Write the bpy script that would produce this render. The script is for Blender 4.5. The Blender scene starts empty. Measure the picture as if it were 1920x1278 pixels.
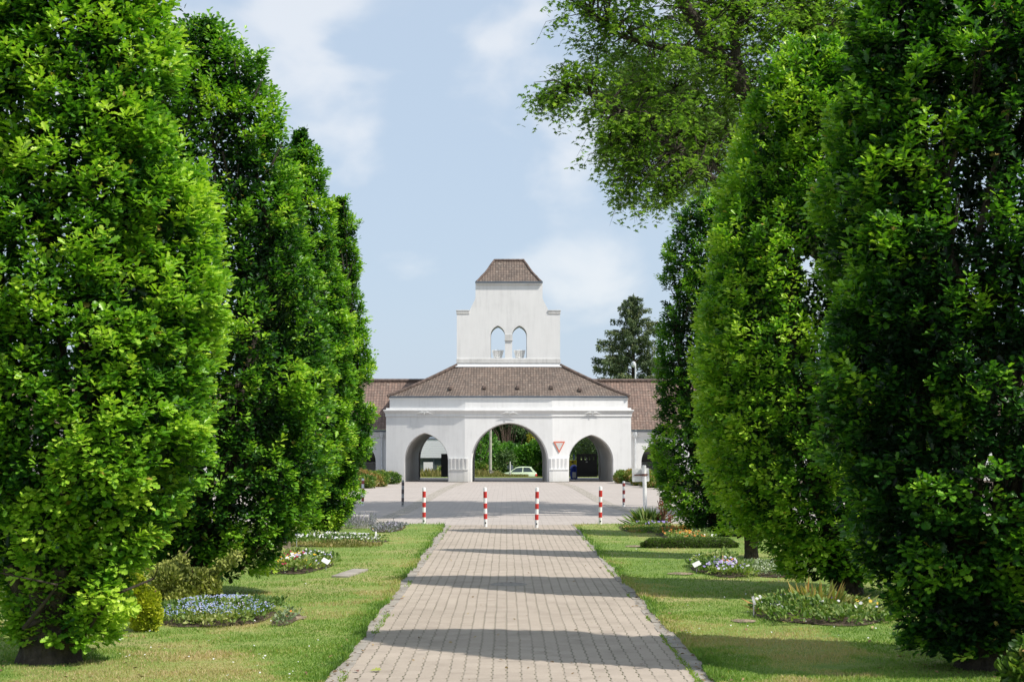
import bpy, bmesh, math, random
import numpy as np
from mathutils import Vector, Matrix
from mathutils.geometry import tessellate_polygon

R = math.radians
PI = math.pi
scene = bpy.context.scene
COL = scene.collection

# ------------------------------------------------------------------ camera
CAM_H = 2.2
FPX = 3000.0                       # focal length in pixels of the 1920 wide photograph
SLOPE = 0.022                      # the avenue falls gently towards the gate
PITCH = math.atan(129 / FPX)
YAW = -math.atan(10 / FPX)
cam_d = bpy.data.cameras.new('camera')
cam_d.sensor_width = 36.0
cam_d.lens = 36.0 * FPX / 1920
cam_d.clip_start = 0.1
cam_d.clip_end = 4000
cam_d.dof.use_dof = True
cam_d.dof.focus_distance = 70
cam_d.dof.aperture_fstop = 10.0
cam = bpy.data.objects.new('camera', cam_d)
cam.location = (0, 0, CAM_H)
cam.rotation_euler = (PI / 2 + PITCH, 0, YAW)
COL.objects.link(cam)
scene.camera = cam
CAMM = cam.rotation_euler.to_matrix()

# ------------------------------------------------------------------ light
SUN_EL, SUN_AZ = 51.0, 27.0        # sun stands right of and behind the camera (azimuth below +X towards -Y)
SUN_DIR = Vector((math.cos(R(SUN_EL)) * math.cos(R(SUN_AZ)), -math.cos(R(SUN_EL)) * math.sin(R(SUN_AZ)), math.sin(R(SUN_EL))))
sun_d = bpy.data.lights.new('sun', 'SUN')
sun_d.energy = 4.4
sun_d.angle = R(0.53)
sun_d.color = (1.0, 0.945, 0.86)
sun = bpy.data.objects.new('sun', sun_d)
sun.rotation_euler = SUN_DIR.to_track_quat('Z', 'Y').to_euler()
sun.location = (20, -20, 40)
COL.objects.link(sun)

world = bpy.data.worlds.new('World')
scene.world = world
world.use_nodes = True
wt = world.node_tree
for n in list(wt.nodes):
    wt.nodes.remove(n)
def wn(t, **k):
    n = wt.nodes.new(t)
    for a, b in k.items():
        setattr(n, a, b)
    return n
w_out = wn('ShaderNodeOutputWorld')
w_sky = wn('ShaderNodeTexSky', sky_type='NISHITA', sun_disc=False)
w_sky.sun_elevation = R(SUN_EL)
w_sky.sun_rotation = R(90 + SUN_AZ)
w_sky.air_density = 1.0
w_sky.dust_density = 0.6
w_sky.ozone_density = 2.5
w_bg = wn('ShaderNodeBackground')
w_bg.inputs['Strength'].default_value = 0.12
w_cl = wn('ShaderNodeBackground')
w_cl.inputs['Strength'].default_value = 0.80
w_cc = wn('ShaderNodeMix', data_type='RGBA')
w_cc.inputs[6].default_value = (0.565, 0.685, 0.84, 1)
w_cc.inputs[7].default_value = (0.86, 0.90, 0.955, 1)
w_mix = wn('ShaderNodeMixShader')
w_tc = wn('ShaderNodeTexCoord')
w_map = wn('ShaderNodeMapping')
w_map.inputs['Scale'].default_value = (12.0, 12.0, 19.0)
w_map.inputs['Location'].default_value = (1.1, 3.4, 0.35)
w_n1 = wn('ShaderNodeTexNoise')
w_n1.inputs['Scale'].default_value = 1.0
w_n1.inputs['Detail'].default_value = 7.0
w_n1.inputs['Roughness'].default_value = 0.46
w_n1.inputs['Distortion'].default_value = 0.25
w_r1 = wn('ShaderNodeMapRange', interpolation_type='SMOOTHSTEP')
w_r1.inputs['From Min'].default_value = 0.50
w_r1.inputs['From Max'].default_value = 0.74
w_r1.inputs['To Min'].default_value = 0.0
w_r1.inputs['To Max'].default_value = 1.0
w_sep = wn('ShaderNodeSeparateXYZ')
w_r2 = wn('ShaderNodeMapRange', interpolation_type='SMOOTHSTEP')   # more cloud higher up
w_r2.inputs['From Min'].default_value = 0.02
w_r2.inputs['From Max'].default_value = 0.26
w_r2.inputs['To Min'].default_value = -0.04
w_r2.inputs['To Max'].default_value = 0.1
w_add = wn('ShaderNodeMath', operation='ADD')
L = wt.links.new
L(w_tc.outputs['Generated'], w_map.inputs['Vector'])
L(w_map.outputs[0], w_n1.inputs['Vector'])
L(w_tc.outputs['Generated'], w_sep.inputs[0])
L(w_sep.outputs['Z'], w_r2.inputs['Value'])
L(w_n1.outputs['Fac'], w_add.inputs[0])
L(w_r2.outputs[0], w_add.inputs[1])
L(w_add.outputs[0], w_r1.inputs['Value'])
L(w_sky.outputs[0], w_bg.inputs['Color'])
L(w_r1.outputs[0], w_cc.inputs[0])
L(w_cc.outputs[2], w_cl.inputs['Color'])
w_mix.inputs[0].default_value = 0.86
L(w_bg.outputs[0], w_mix.inputs[1])
L(w_cl.outputs[0], w_mix.inputs[2])
L(w_mix.outputs[0], w_out.inputs['Surface'])

scene.view_settings.view_transform = 'Standard'
scene.view_settings.look = 'None'
scene.view_settings.exposure = 0.3
scene.view_settings.gamma = 1.0
scene.view_settings.use_curve_mapping = False
scene.render.engine = 'CYCLES'
scene.cycles.max_bounces = 7
scene.cycles.transparent_max_bounces = 8
scene.cycles.diffuse_bounces = 3
scene.cycles.glossy_bounces = 2
scene.cycles.transmission_bounces = 4
scene.cycles.use_denoising = True
scene.cycles.caustics_reflective = False
scene.cycles.caustics_refractive = False

# ------------------------------------------------------------------ terrain and picture geometry
GATE_Y = 95.67
def gz(x, y):
    """height of the ground"""
    z = -SLOPE * min(max(y, -60.0), 112.0)
    if y > 112:
        t = min((y - 112) / 24.0, 1.0)
        z -= 1.75 * t
    if y > 148:
        t = min((y - 148) / 12.0, 1.0)
        z += 2.2 * t * t * (3 - 2 * t)
    return z
def ray(px, py):
    return CAMM @ Vector(((px - 960) / FPX, (639 - py) / FPX, -1.0))
def at(px, py):
    """point of the sloping avenue that the photograph shows at this pixel"""
    d = ray(px, py)
    t = -CAM_H / (d.z + SLOPE * d.y)
    return Vector((0, 0, CAM_H)) + d * t
def atY(px, py, Y):
    d = ray(px, py)
    return Vector((0, 0, CAM_H)) + d * (Y / d.y)

# ------------------------------------------------------------------ tagging and hierarchy
def tag(o, label=None, cat=None, group=None, kind=None):
    if label: o['label'] = label
    if cat: o['category'] = cat
    if group: o['group'] = group
    if kind: o['kind'] = kind
    return o
def empty(name, loc, rz=0, label=None, cat=None, group=None, kind=None):
    o = bpy.data.objects.new(name, None)
    o.empty_display_size = 0.3
    COL.objects.link(o)
    o.location = loc
    o.rotation_euler = (0, 0, rz)
    return tag(o, label, cat, group, kind)
def copy_tree(o, parent=None):
    c = o.copy()
    COL.objects.link(c)
    if parent is not None:
        c.parent = parent
    for ch in list(o.children):
        copy_tree(ch, c)
    return c
def link_mesh(name, me, mats, parent=None):
    o = bpy.data.objects.new(name, me)
    for m in (mats if isinstance(mats, (list, tuple)) else [mats]):
        me.materials.append(m)
    COL.objects.link(o)
    if parent is not None:
        o.parent = parent
    return o

# ------------------------------------------------------------------ mesh collector
class MB:
    def __init__(s):
        s.v = []; s.f = []; s.uv = []; s.mi = []
    def face(s, pts, uv=None, mi=0):
        b = len(s.v)
        s.v.extend([tuple(p) for p in pts])
        s.f.append(tuple(range(b, b + len(pts))))
        s.uv.append(uv)
        s.mi.append(mi)
    def box(s, x0, x1, y0, y1, z0, z1, mi=0):
        c = [(x0, y0, z0), (x1, y0, z0), (x1, y1, z0), (x0, y1, z0), (x0, y0, z1), (x1, y0, z1), (x1, y1, z1), (x0, y1, z1)]
        for f in ((0, 3, 2, 1), (4, 5, 6, 7), (0, 1, 5, 4), (1, 2, 6, 5), (2, 3, 7, 6), (3, 0, 4, 7)):
            s.face([c[i] for i in f], mi=mi)
    def hexa(s, c, mi=0):
        """eight corners: bottom four counter-clockwise, then top four"""
        for f in ((0, 3, 2, 1), (4, 5, 6, 7), (0, 1, 5, 4), (1, 2, 6, 5), (2, 3, 7, 6), (3, 0, 4, 7)):
            s.face([c[i] for i in f], mi=mi)
    def prism(s, poly, y0, y1, mi=0):
        """polygon in XZ pushed along Y"""
        n = len(poly)
        tri = tessellate_polygon([[Vector((p[0], p[1], 0)) for p in poly]])
        for t in tri:
            s.face([(poly[i][0], y0, poly[i][1]) for i in t], mi=mi)
            s.face([(poly[i][0], y1, poly[i][1]) for i in reversed(t)], mi=mi)
        for i in range(n):
            a, b = poly[i], poly[(i + 1) % n]
            s.face([(a[0], y0, a[1]), (b[0], y0, b[1]), (b[0], y1, b[1]), (a[0], y1, a[1])], mi=mi)
    def tube(s, pts, rads, n=8, cap=True, mi=0):
        pts = [Vector(p) for p in pts]
        if not isinstance(rads, (list, tuple)):
            rads = [rads] * len(pts)
        rings = []
        ref = None
        for i, p in enumerate(pts):
            d = (pts[min(i + 1, len(pts) - 1)] - pts[max(i - 1, 0)])
            if d.length < 1e-9: d = Vector((0, 0, 1))
            d.normalize()
            if ref is None:
                ref = Vector((1, 0, 0)) if abs(d.x) < 0.9 else Vector((0, 1, 0))
            a = (ref - d * ref.dot(d))
            if a.length < 1e-6:
                a = d.orthogonal()
            a.normalize()
            ref = a
            b = d.cross(a)
            rings.append([p + (a * math.cos(2 * PI * k / n) + b * math.sin(2 * PI * k / n)) * rads[i] for k in range(n)])
        base = len(s.v)
        for r in rings:
            s.v.extend([tuple(q) for q in r])
        for i in range(len(rings) - 1):
            for k in range(n):
                k2 = (k + 1) % n
                s.f.append((base + i * n + k, base + i * n + k2, base + (i + 1) * n + k2, base + (i + 1) * n + k))
                s.uv.append(None); s.mi.append(mi)
        if cap:
            s.f.append(tuple(base + k for k in reversed(range(n)))); s.uv.append(None); s.mi.append(mi)
            e = base + (len(rings) - 1) * n
            s.f.append(tuple(e + k for k in range(n))); s.uv.append(None); s.mi.append(mi)
    def lathe(s, prof, n=20, cx=0, cy=0, mi=0):
        """profile [(r, z)] round a vertical axis"""
        base = len(s.v)
        for r, z in prof:
            for k in range(n):
                s.v.append((cx + r * math.cos(2 * PI * k / n), cy + r * math.sin(2 * PI * k / n), z))
        for i in range(len(prof) - 1):
            for k in range(n):
                k2 = (k + 1) % n
                s.f.append((base + i * n + k, base + i * n + k2, base + (i + 1) * n + k2, base + (i + 1) * n + k))
                s.uv.append(None); s.mi.append(mi)
        s.f.append(tuple(base + k for k in reversed(range(n)))); s.uv.append(None); s.mi.append(mi)
        e = base + (len(prof) - 1) * n
        s.f.append(tuple(e + k for k in range(n))); s.uv.append(None); s.mi.append(mi)
    def sweep(s, path, prof, closed_path=False, mi=0, cap=True):
        """profile [(offset outwards, z)] (closed loop) carried along a plan path; outwards is right of the walking direction"""
        P = [Vector((p[0], p[1])) for p in path]
        n = len(P)
        offs = []
        for i in range(n):
            def nrm(a, b):
                d = (b - a).normalized()
                return Vector((d.y, -d.x))
            if closed_path:
                n0 = nrm(P[i - 1], P[i]); n1 = nrm(P[i], P[(i + 1) % n])
            else:
                n0 = nrm(P[max(i - 1, 0)], P[max(i - 1, 0) + 1]) if i > 0 else nrm(P[0], P[1])
                n1 = nrm(P[i], P[i + 1]) if i < n - 1 else n0
            m = (n0 + n1)
            m = m / max(m.dot(n0), 0.2)
            offs.append(m)
        base = len(s.v)
        k = len(prof)
        for i in range(n):
            for (o, z) in prof:
                q = P[i] + offs[i] * o
                s.v.append((q.x, q.y, z))
        rng = range(n) if closed_path else range(n - 1)
        for i in rng:
            j = (i + 1) % n
            for a in range(k):
                b = (a + 1) % k
                s.f.append((base + i * k + a, base + j * k + a, base + j * k + b, base + i * k + b)); s.uv.append(None); s.mi.append(mi)
        if cap and not closed_path:
            s.f.append(tuple(base + a for a in range(k))); s.uv.append(None); s.mi.append(mi)
            e = base + (n - 1) * k
            s.f.append(tuple(e + a for a in reversed(range(k)))); s.uv.append(None); s.mi.append(mi)
    def build(s, name, mats, parent=None, smooth=False, bevel=0, merge=True):
        me = bpy.data.meshes.new(name)
        me.from_pydata(s.v, [], s.f)
        me.polygons.foreach_set('material_index', s.mi)
        if any(u is not None for u in s.uv):
            lay = me.uv_layers.new(name='UVMap')
            for p, u in zip(me.polygons, s.uv):
                if u is not None:
                    for li, q in zip(p.loop_indices, u):
                        lay.data[li].uv = q
        if merge:
            bm = bmesh.new(); bm.from_mesh(me)
            bmesh.ops.remove_doubles(bm, verts=bm.verts, dist=0.0004)
            bmesh.ops.recalc_face_normals(bm, faces=bm.faces)
            if bevel:
                es = [e for e in bm.edges if len(e.link_faces) == 2 and e.calc_face_angle(0) > 0.5]
                bmesh.ops.bevel(bm, geom=es, offset=bevel, segments=2, affect='EDGES', profile=0.6)
            bm.to_mesh(me); bm.free()
        if smooth:
            me.polygons.foreach_set('use_smooth', [True] * len(me.polygons))
            try:
                me.set_sharp_from_angle(angle=R(38))
            except Exception:
                pass
        me.update()
        return link_mesh(name, me, mats, parent)

# ------------------------------------------------------------------ materials
MATS = {}
class NT:
    def __init__(s, name):
        m = bpy.data.materials.new(name)
        m.use_nodes = True
        s.m = m; s.t = m.node_tree
        s.b = s.t.nodes['Principled BSDF']
        s.out = s.t.nodes['Material Output']
    def n(s, t, inp=None, **k):
        nd = s.t.nodes.new(t)
        for a, b in k.items(): setattr(nd, a, b)
        for a, b in (inp or {}).items():
            if hasattr(b, 'is_output') or isinstance(b, bpy.types.NodeSocket):
                s.t.links.new(b, nd.inputs[a])
            else:
                nd.inputs[a].default_value = b
        return nd
    def math(s, op, a, b=None, c=None, clamp=False):
        nd = s.t.nodes.new('ShaderNodeMath'); nd.operation = op; nd.use_clamp = clamp
        for i, x in enumerate((a, b, c)):
            if x is None: continue
            if isinstance(x, bpy.types.NodeSocket): s.t.links.new(x, nd.inputs[i])
            else: nd.inputs[i].default_value = x
        return nd.outputs[0]
    def noise(s, scale, detail=4, rough=0.55, vec=None, dim='3D'):
        nd = s.n('ShaderNodeTexNoise', {'Scale': scale, 'Detail': detail, 'Roughness': rough})
        if vec is not None: s.t.links.new(vec, nd.inputs['Vector'])
        return nd.outputs['Fac']
    def ramp(s, fac, stops, interp='LINEAR'):
        nd = s.t.nodes.new('ShaderNodeValToRGB')
        cr = nd.color_ramp
        cr.interpolation = interp
        while len(cr.elements) < len(stops): cr.elements.new(0.5)
        for e, (p, c) in zip(cr.elements, stops):
            e.position = p; e.color = (c[0], c[1], c[2], 1)
        s.t.links.new(fac, nd.inputs[0])
        return nd.outputs[0]
    def mix(s, fac, a, b, mode='MIX'):
        nd = s.t.nodes.new('ShaderNodeMix'); nd.data_type = 'RGBA'; nd.blend_type = mode
        for i, x in ((0, fac), (6, a), (7, b)):
            if isinstance(x, bpy.types.NodeSocket): s.t.links.new(x, nd.inputs[i])
            elif i == 0: nd.inputs[0].default_value = x
            else: nd.inputs[i].default_value = (x[0], x[1], x[2], 1)
        return nd.outputs[2]
    def range(s, v, a, b, c=0.0, d=1.0, smooth=False):
        nd = s.n('ShaderNodeMapRange', {'From Min': a, 'From Max': b, 'To Min': c, 'To Max': d})
        if smooth: nd.interpolation_type = 'SMOOTHSTEP'
        s.t.links.new(v, nd.inputs['Value'])
        return nd.outputs[0]
    def pos(s):
        return s.n('ShaderNodeNewGeometry').outputs['Position']
    def obj(s):
        return s.n('ShaderNodeTexCoord').outputs['Object']
    def base(s, x):
        if isinstance(x, bpy.types.NodeSocket): s.t.links.new(x, s.b.inputs['Base Color'])
        else: s.b.inputs['Base Color'].default_value = (x[0], x[1], x[2], 1)
    def rough(s, x):
        if isinstance(x, bpy.types.NodeSocket): s.t.links.new(x, s.b.inputs['Roughness'])
        else: s.b.inputs['Roughness'].default_value = x
    def bump(s, h, dist=0.01, strength=1.0):
        nd = s.n('ShaderNodeBump', {'Distance': dist, 'Strength': strength})
        s.t.links.new(h, nd.inputs['Height'])
        s.t.links.new(nd.outputs[0], s.b.inputs['Normal'])

def simple(name, col, rough=0.6, metal=0.0, var=0.12, scale=6, bump=0.0, bscale=40):
    k = NT(name)
    f = k.noise(scale, 5, 0.6, k.obj())
    c0 = tuple(max(0, c * (1 - var * 1.4)) for c in col); c1 = tuple(min(1, c * (1 + var)) for c in col)
    k.base(k.ramp(f, [(0.3, c0), (0.7, c1)]))
    k.rough(rough)
    k.b.inputs['Metallic'].default_value = metal
    if bump:
        k.bump(k.noise(bscale, 4, 0.6, k.obj()), bump)
    return k.m

def leaf_mat(name, stops, gloss=0.40, trans=0.27, sheen=(0.5, 0.5), tboost=(1.3, 1.5, 0.6)):
    """leaves: colour runs over the mesh attribute 'tint'"""
    k = NT(name)
    a = k.n('ShaderNodeAttribute', attribute_name='tint').outputs['Fac']
    c = k.ramp(a, stops)
    k.base(c)
    k.rough(gloss)
    k.b.inputs['Specular IOR Level'].default_value = sheen[0]
    tr = k.n('ShaderNodeBsdfTranslucent')
    cc = k.mix(1.0, c, (tboost[0], tboost[1], tboost[2]), 'MULTIPLY')
    k.t.links.new(cc, tr.inputs['Color'])
    mx = k.n('ShaderNodeMixShader', {0: trans})
    k.t.links.new(k.b.outputs[0], mx.inputs[1])
    k.t.links.new(tr.outputs[0], mx.inputs[2])
    k.t.links.new(mx.outputs[0], k.out.inputs['Surface'])
    return k.m

def stucco(name, col=(0.77, 0.77, 0.765), stain=0.075):
    k = NT(name)
    p = k.pos()
    n1 = k.noise(0.9, 6, 0.62, p)
    mp = k.n('ShaderNodeMapping', {'Vector': p, 'Scale': (5.0, 5.0, 0.5)}).outputs[0]
    n2 = k.noise(1.0, 5, 0.6, mp)
    f = k.math('MULTIPLY_ADD', n2, 0.5, k.math('MULTIPLY', n1, 0.5))
    d = tuple(c * (1 - stain * 2.2) for c in col)
    sc = k.ramp(f, [(0.3, d), (0.48, tuple(c * (1 - stain * .6) for c in col)), (0.62, col)])
    zz = k.n('ShaderNodeSeparateXYZ', {0: p}).outputs[2]
    gr = k.math('MULTIPLY', k.range(zz, -2.2, -1.1, 1, 0), k.range(n1, 0.35, 0.6, 0.1, 0.55))
    k.base(k.mix(gr, sc, (0.42, 0.40, 0.35)))
    k.rough(0.85)
    k.bump(k.noise(28, 5, 0.7, p), 0.008, 0.7)
    return k.m

def rooftile(name, base=(0.128, 0.098, 0.081), w=0.165, l=0.225):
    """clay pantiles over the UV map (metres along the eave, metres up the slope)"""
    k = NT(name)
    uv = k.n('ShaderNodeUVMap').outputs[0]
    sp = k.n('ShaderNodeSeparateXYZ', {0: uv})
    u = k.math('DIVIDE', sp.outputs[0], w)
    v = k.math('DIVIDE', sp.outputs[1], l)
    fu = k.math('FRACT', u); fv = k.math('FRACT', v)
    cu = k.math('FLOOR', u); cv = k.math('FLOOR', v)
    idv = k.n('ShaderNodeCombineXYZ', {0: cu, 1: cv}).outputs[0]
    wn_ = k.n('ShaderNodeTexWhiteNoise', {'Vector': idv}, noise_dimensions='2D').outputs['Value']
    wave = k.math('SINE', k.math('MULTIPLY', fu, 2 * PI))
    hgt = k.math('ADD', k.math('MULTIPLY', wave, 0.22), k.math('MULTIPLY', k.math('SUBTRACT', 1.0, fv), 0.9))
    p = k.pos()
    big = k.noise(0.35, 5, 0.6, p)
    small = k.noise(9, 5, 0.7, p)
    c1 = tuple(base); c0 = tuple(c * 0.68 for c in base); c2 = (base[0] * 1.35, base[1] * 1.3, base[2] * 1.25)
    col = k.ramp(k.math('MULTIPLY_ADD', wn_, 0.55, k.math('MULTIPLY', big, 0.5)), [(0.15, c0), (0.5, c1), (0.9, c2)])
    lich = k.range(small, 0.58, 0.68, 0, 0.8)
    col = k.mix(lich, col, (0.42, 0.38, 0.32))
    course_shade = k.math('MULTIPLY', k.range(fv, 0.0, 0.16, 1.0, 0.0), 0.85)          # shade line under each course, painted as a dark band of colour
    seam = k.math('MULTIPLY', k.range(k.math('ABSOLUTE', k.math('SUBTRACT', fu, 0.75)), 0.0, 0.10, 1.0, 0.0), 0.2)
    dark = k.math('MAXIMUM', course_shade, seam)
    col = k.mix(dark, col, (0.03, 0.02, 0.018))
    k.base(col); k.rough(0.8)
    k.bump(hgt, 0.045, 1.0)
    return k.m

def paving(name, w=0.14, l=0.27, c0=(0.28, 0.235, 0.192), c1=(0.455, 0.388, 0.325), moss=(0.075, 0.075, 0.035), joint=0.10, mossy=1.0, along_y=True, fade=None):
    k = NT(name)
    p = k.pos()
    wob = k.n('ShaderNodeTexNoise', {'Scale': 0.9, 'Detail': 2.0, 'Vector': p}).outputs['Color']
    wv = k.n('ShaderNodeVectorMath', {0: wob, 1: (0.5, 0.5, 0.5)}, operation='SUBTRACT').outputs[0]
    wv = k.n('ShaderNodeVectorMath', {0: wv, 3: 0.035}, operation='SCALE').outputs[0]
    pv = k.n('ShaderNodeVectorMath', {0: p, 1: wv}, operation='ADD').outputs[0]
    sp = k.n('ShaderNodeSeparateXYZ', {0: pv})
    X, Y = (sp.outputs[0], sp.outputs[1]) if along_y else (sp.outputs[1], sp.outputs[0])
    u = k.math('DIVIDE', X, w)
    cu = k.math('FLOOR', u)
    fu = k.math('FRACT', u)
    v = k.math('ADD', k.math('DIVIDE', Y, l), k.math('MULTIPLY', cu, 0.5))
    cv = k.math('FLOOR', v); fv = k.math('FRACT', v)
    idv = k.n('ShaderNodeCombineXYZ', {0: cu, 1: cv}).outputs[0]
    wnz = k.n('ShaderNodeTexWhiteNoise', {'Vector': idv}, noise_dimensions='2D').outputs['Value']
    du = k.math('MULTIPLY', k.math('SUBTRACT', 0.5, k.math('ABSOLUTE', k.math('SUBTRACT', fu, 0.5))), w)   # metres to the long joint
    dv = k.math('MULTIPLY', k.math('SUBTRACT', 0.5, k.math('ABSOLUTE', k.math('SUBTRACT', fv, 0.5))), l)
    fine = k.noise(38, 5, 0.75, p)
    big = k.noise(0.55, 5, 0.6, p)
    mid = k.noise(3.0, 4, 0.6, p)
    jw = 0.0045
    ju = k.range(du, jw, jw + 0.006, 1, 0)
    jv = k.range(dv, jw * 0.8, jw + 0.005, 1, 0)
    jt = k.math('MAXIMUM', ju, k.math('MULTIPLY', jv, 0.45))
    # moss gathers where the interlocking corners meet: blobs along the long joints
    ph = k.math('FRACT', v)
    bl = k.math('SUBTRACT', 0.5, k.math('ABSOLUTE', k.math('SUBTRACT', ph, 0.5)))
    bl = k.math('MULTIPLY', bl, l)
    q1 = k.math('DIVIDE', du, 0.016); q2 = k.math('DIVIDE', bl, 0.055)
    r2 = k.math('ADD', k.math('MULTIPLY', q1, q1), k.math('MULTIPLY', q2, q2))
    blob = k.range(r2, 0.5, 1.3, 1.0, 0)
    mo = k.math('MULTIPLY', blob, k.math('MULTIPLY', k.range(k.noise(1.7, 4, 0.7, p), 0.38, 0.58, 0.3, 1), mossy))
    f = k.math('ADD', k.math('MULTIPLY', wnz, 0.10), k.math('ADD', k.math('MULTIPLY', big, 0.45), k.math('MULTIPLY', fine, 0.5)))
    col = k.ramp(f, [(0.3, c0), (0.75, c1)])
    col = k.mix(k.range(mid, 0.50, 0.75, 0, 0.45), col, tuple(c * 0.7 for c in c0))
    col = k.mix(k.math('MULTIPLY', jt, 0.10), col, (joint, joint * 0.9, joint * 0.75))
    col = k.mix(mo, col, moss)
    k.base(col); k.rough(0.9)
    h = k.math('ADD', k.math('MULTIPLY', k.math('SUBTRACT', 1.0, k.math('MAXIMUM', jt, blob)), 1.0), k.math('MULTIPLY', fine, 0.3))
    k.bump(h, 0.004, 0.8)
    return k.m

M = {}
M['white'] = stucco('white_stucco')
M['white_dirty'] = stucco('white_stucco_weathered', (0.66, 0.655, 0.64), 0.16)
M['lead'] = simple('zinc_sheet', (0.15, 0.18, 0.22), 0.45, 0.3)
M['whitelead'] = simple('pale_flashing', (0.66, 0.68, 0.70), 0.5)
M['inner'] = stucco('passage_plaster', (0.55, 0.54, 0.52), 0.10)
M['tile'] = rooftile('roof_tiles')
M['tile_wing'] = rooftile('wing_roof_tiles', (0.165, 0.112, 0.090), 0.18, 0.25)
M['tile_dark'] = simple('ridge_tile_clay', (0.12, 0.085, 0.07), 0.8, 0, 0.4, 5, 0.01, 30)
M['darkmetal'] = simple('dark_painted_metal', (0.028, 0.028, 0.032), 0.5)
M['path'] = paving('path_pavers')
M['fore'] = paving('forecourt_pavers', c0=(0.33, 0.292, 0.265), c1=(0.43, 0.384, 0.350), mossy=0.12, w=0.2, l=0.2)
M['slab'] = simple('edge_slabs', (0.315, 0.285, 0.25), 0.9, 0, 0.25, 2.5, 0.004, 60)
M['asphalt'] = simple('asphalt', (0.10, 0.10, 0.105), 0.9, 0, 0.2, 2.0, 0.004, 90)
M['kerb'] = simple('kerb_stone', (0.27, 0.26, 0.24), 0.9, 0, 0.25, 4, 0.004, 60)
M['soil'] = simple('soil', (0.07, 0.048, 0.03), 1.0, 0, 0.4, 8, 0.02, 25)
M['bark'] = simple('oak_bark', (0.052, 0.040, 0.029), 0.95, 0, 0.5, 9, 0.06, 14)
M['bark_pale'] = simple('pale_bark', (0.24, 0.19, 0.14), 0.95, 0, 0.4, 7, 0.02, 20)
M['twig'] = simple('brown_twigs', (0.20, 0.115, 0.065), 0.9, 0, 0.4, 9)
M['bwhite'] = simple('white_paint', (0.76, 0.76, 0.75), 0.5, 0, 0.10, 14)
M['litter'] = leaf_mat('withered_leaves', [(0.0, (0.10, 0.06, 0.03)), (0.6, (0.26, 0.17, 0.08)), (1.0, (0.42, 0.33, 0.16))], 0.9, 0.1)
M['red'] = simple('red_reflective', (0.55, 0.035, 0.03), 0.4, 0, 0.1, 8)
M['red_shaded'] = simple('shaded_red', (0.33, 0.06, 0.055), 0.6, 0, 0.3, 14)  # bollard red with the shade put into the colour
M['grey_worn_shaded'] = simple('worn_and_shaded_grey', (0.33, 0.33, 0.33), 0.7, 0, 0.4, 16)  # worn grey on stakes; on one bollard this grey stands for shade
M['black'] = simple('black_rubber', (0.02, 0.02, 0.02), 0.7)
M['concrete'] = simple('concrete', (0.42, 0.40, 0.36), 0.9, 0, 0.2, 4, 0.004, 50)
M['rust'] = simple('rusty_steel', (0.17, 0.08, 0.06), 0.8, 0, 0.4, 20)

OAK = [(0.0, 0.03), (0.03, 0.06), (0.07, 0.14), (0.15, 0.2), (0.5, 0.35), (0.8, 0.5), (1, 1)]
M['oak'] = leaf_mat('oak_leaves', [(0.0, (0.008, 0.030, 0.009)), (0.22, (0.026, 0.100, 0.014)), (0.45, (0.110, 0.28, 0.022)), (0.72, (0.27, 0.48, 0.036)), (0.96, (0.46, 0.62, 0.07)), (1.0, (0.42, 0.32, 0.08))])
M['maple'] = leaf_mat('maple_leaves', [(0.0, (0.05, 0.12, 0.022)), (0.5, (0.13, 0.24, 0.035)), (1.0, (0.30, 0.42, 0.07))], trans=0.52)
M['spruce'] = leaf_mat('spruce_needles', [(0.0, (0.035, 0.065, 0.030)), (0.6, (0.105, 0.155, 0.055)), (1.0, (0.26, 0.26, 0.10))], 0.7, 0.12)
M['hedge'] = leaf_mat('shrub_leaves', [(0.0, (0.035, 0.09, 0.015)), (0.6, (0.11, 0.20, 0.03)), (0.9, (0.24, 0.31, 0.06)), (1.0, (0.38, 0.24, 0.10))], 0.5, 0.3)
M['darkleaf'] = leaf_mat('dark_tree_leaves', [(0.0, (0.03, 0.07, 0.02)), (0.6, (0.085, 0.16, 0.04)), (1.0, (0.18, 0.27, 0.07))], 0.6, 0.25)
M['ivy'] = leaf_mat('hedge_leaves', [(0.0, (0.03, 0.10, 0.015)), (0.6, (0.10, 0.26, 0.03)), (1.0, (0.22, 0.40, 0.05))], 0.5, 0.3)
M['yellowleaf'] = leaf_mat('yellow_blossom', [(0.0, (0.20, 0.22, 0.03)), (0.5, (0.50, 0.42, 0.03)), (1.0, (0.70, 0.58, 0.06))], 0.6, 0.3)
M['gold'] = leaf_mat('golden_conifer_leaves', [(0.0, (0.10, 0.15, 0.012)), (0.4, (0.42, 0.48, 0.03)), (1.0, (0.70, 0.68, 0.07))], 0.6, 0.2)
M['olive'] = leaf_mat('olive_conifer_leaves', [(0.0, (0.08, 0.11, 0.02)), (0.5, (0.26, 0.30, 0.06)), (1.0, (0.46, 0.46, 0.13))], 0.7, 0.15)
M['bedleaf'] = leaf_mat('bed_leaves', [(0.0, (0.05, 0.11, 0.02)), (0.5, (0.16, 0.26, 0.05)), (1.0, (0.36, 0.38, 0.13))], 0.6, 0.25)
M['palegreen'] = leaf_mat('variegated_leaves', [(0.0, (0.09, 0.15, 0.06)), (0.6, (0.26, 0.33, 0.18)), (1.0, (0.55, 0.58, 0.42))], 0.6, 0.25)
M['greyleaf'] = leaf_mat('lavender_leaves', [(0.0, (0.12, 0.14, 0.12)), (0.6, (0.24, 0.25, 0.27)), (1.0, (0.36, 0.33, 0.45))], 0.8, 0.15)
M['grassblade'] = leaf_mat('grass_blades', [(0.0, (0.09, 0.18, 0.03)), (0.42, (0.20, 0.33, 0.05)), (0.75, (0.42, 0.40, 0.15)), (1.0, (0.54, 0.42, 0.24))], 0.6, 0.35)
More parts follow.
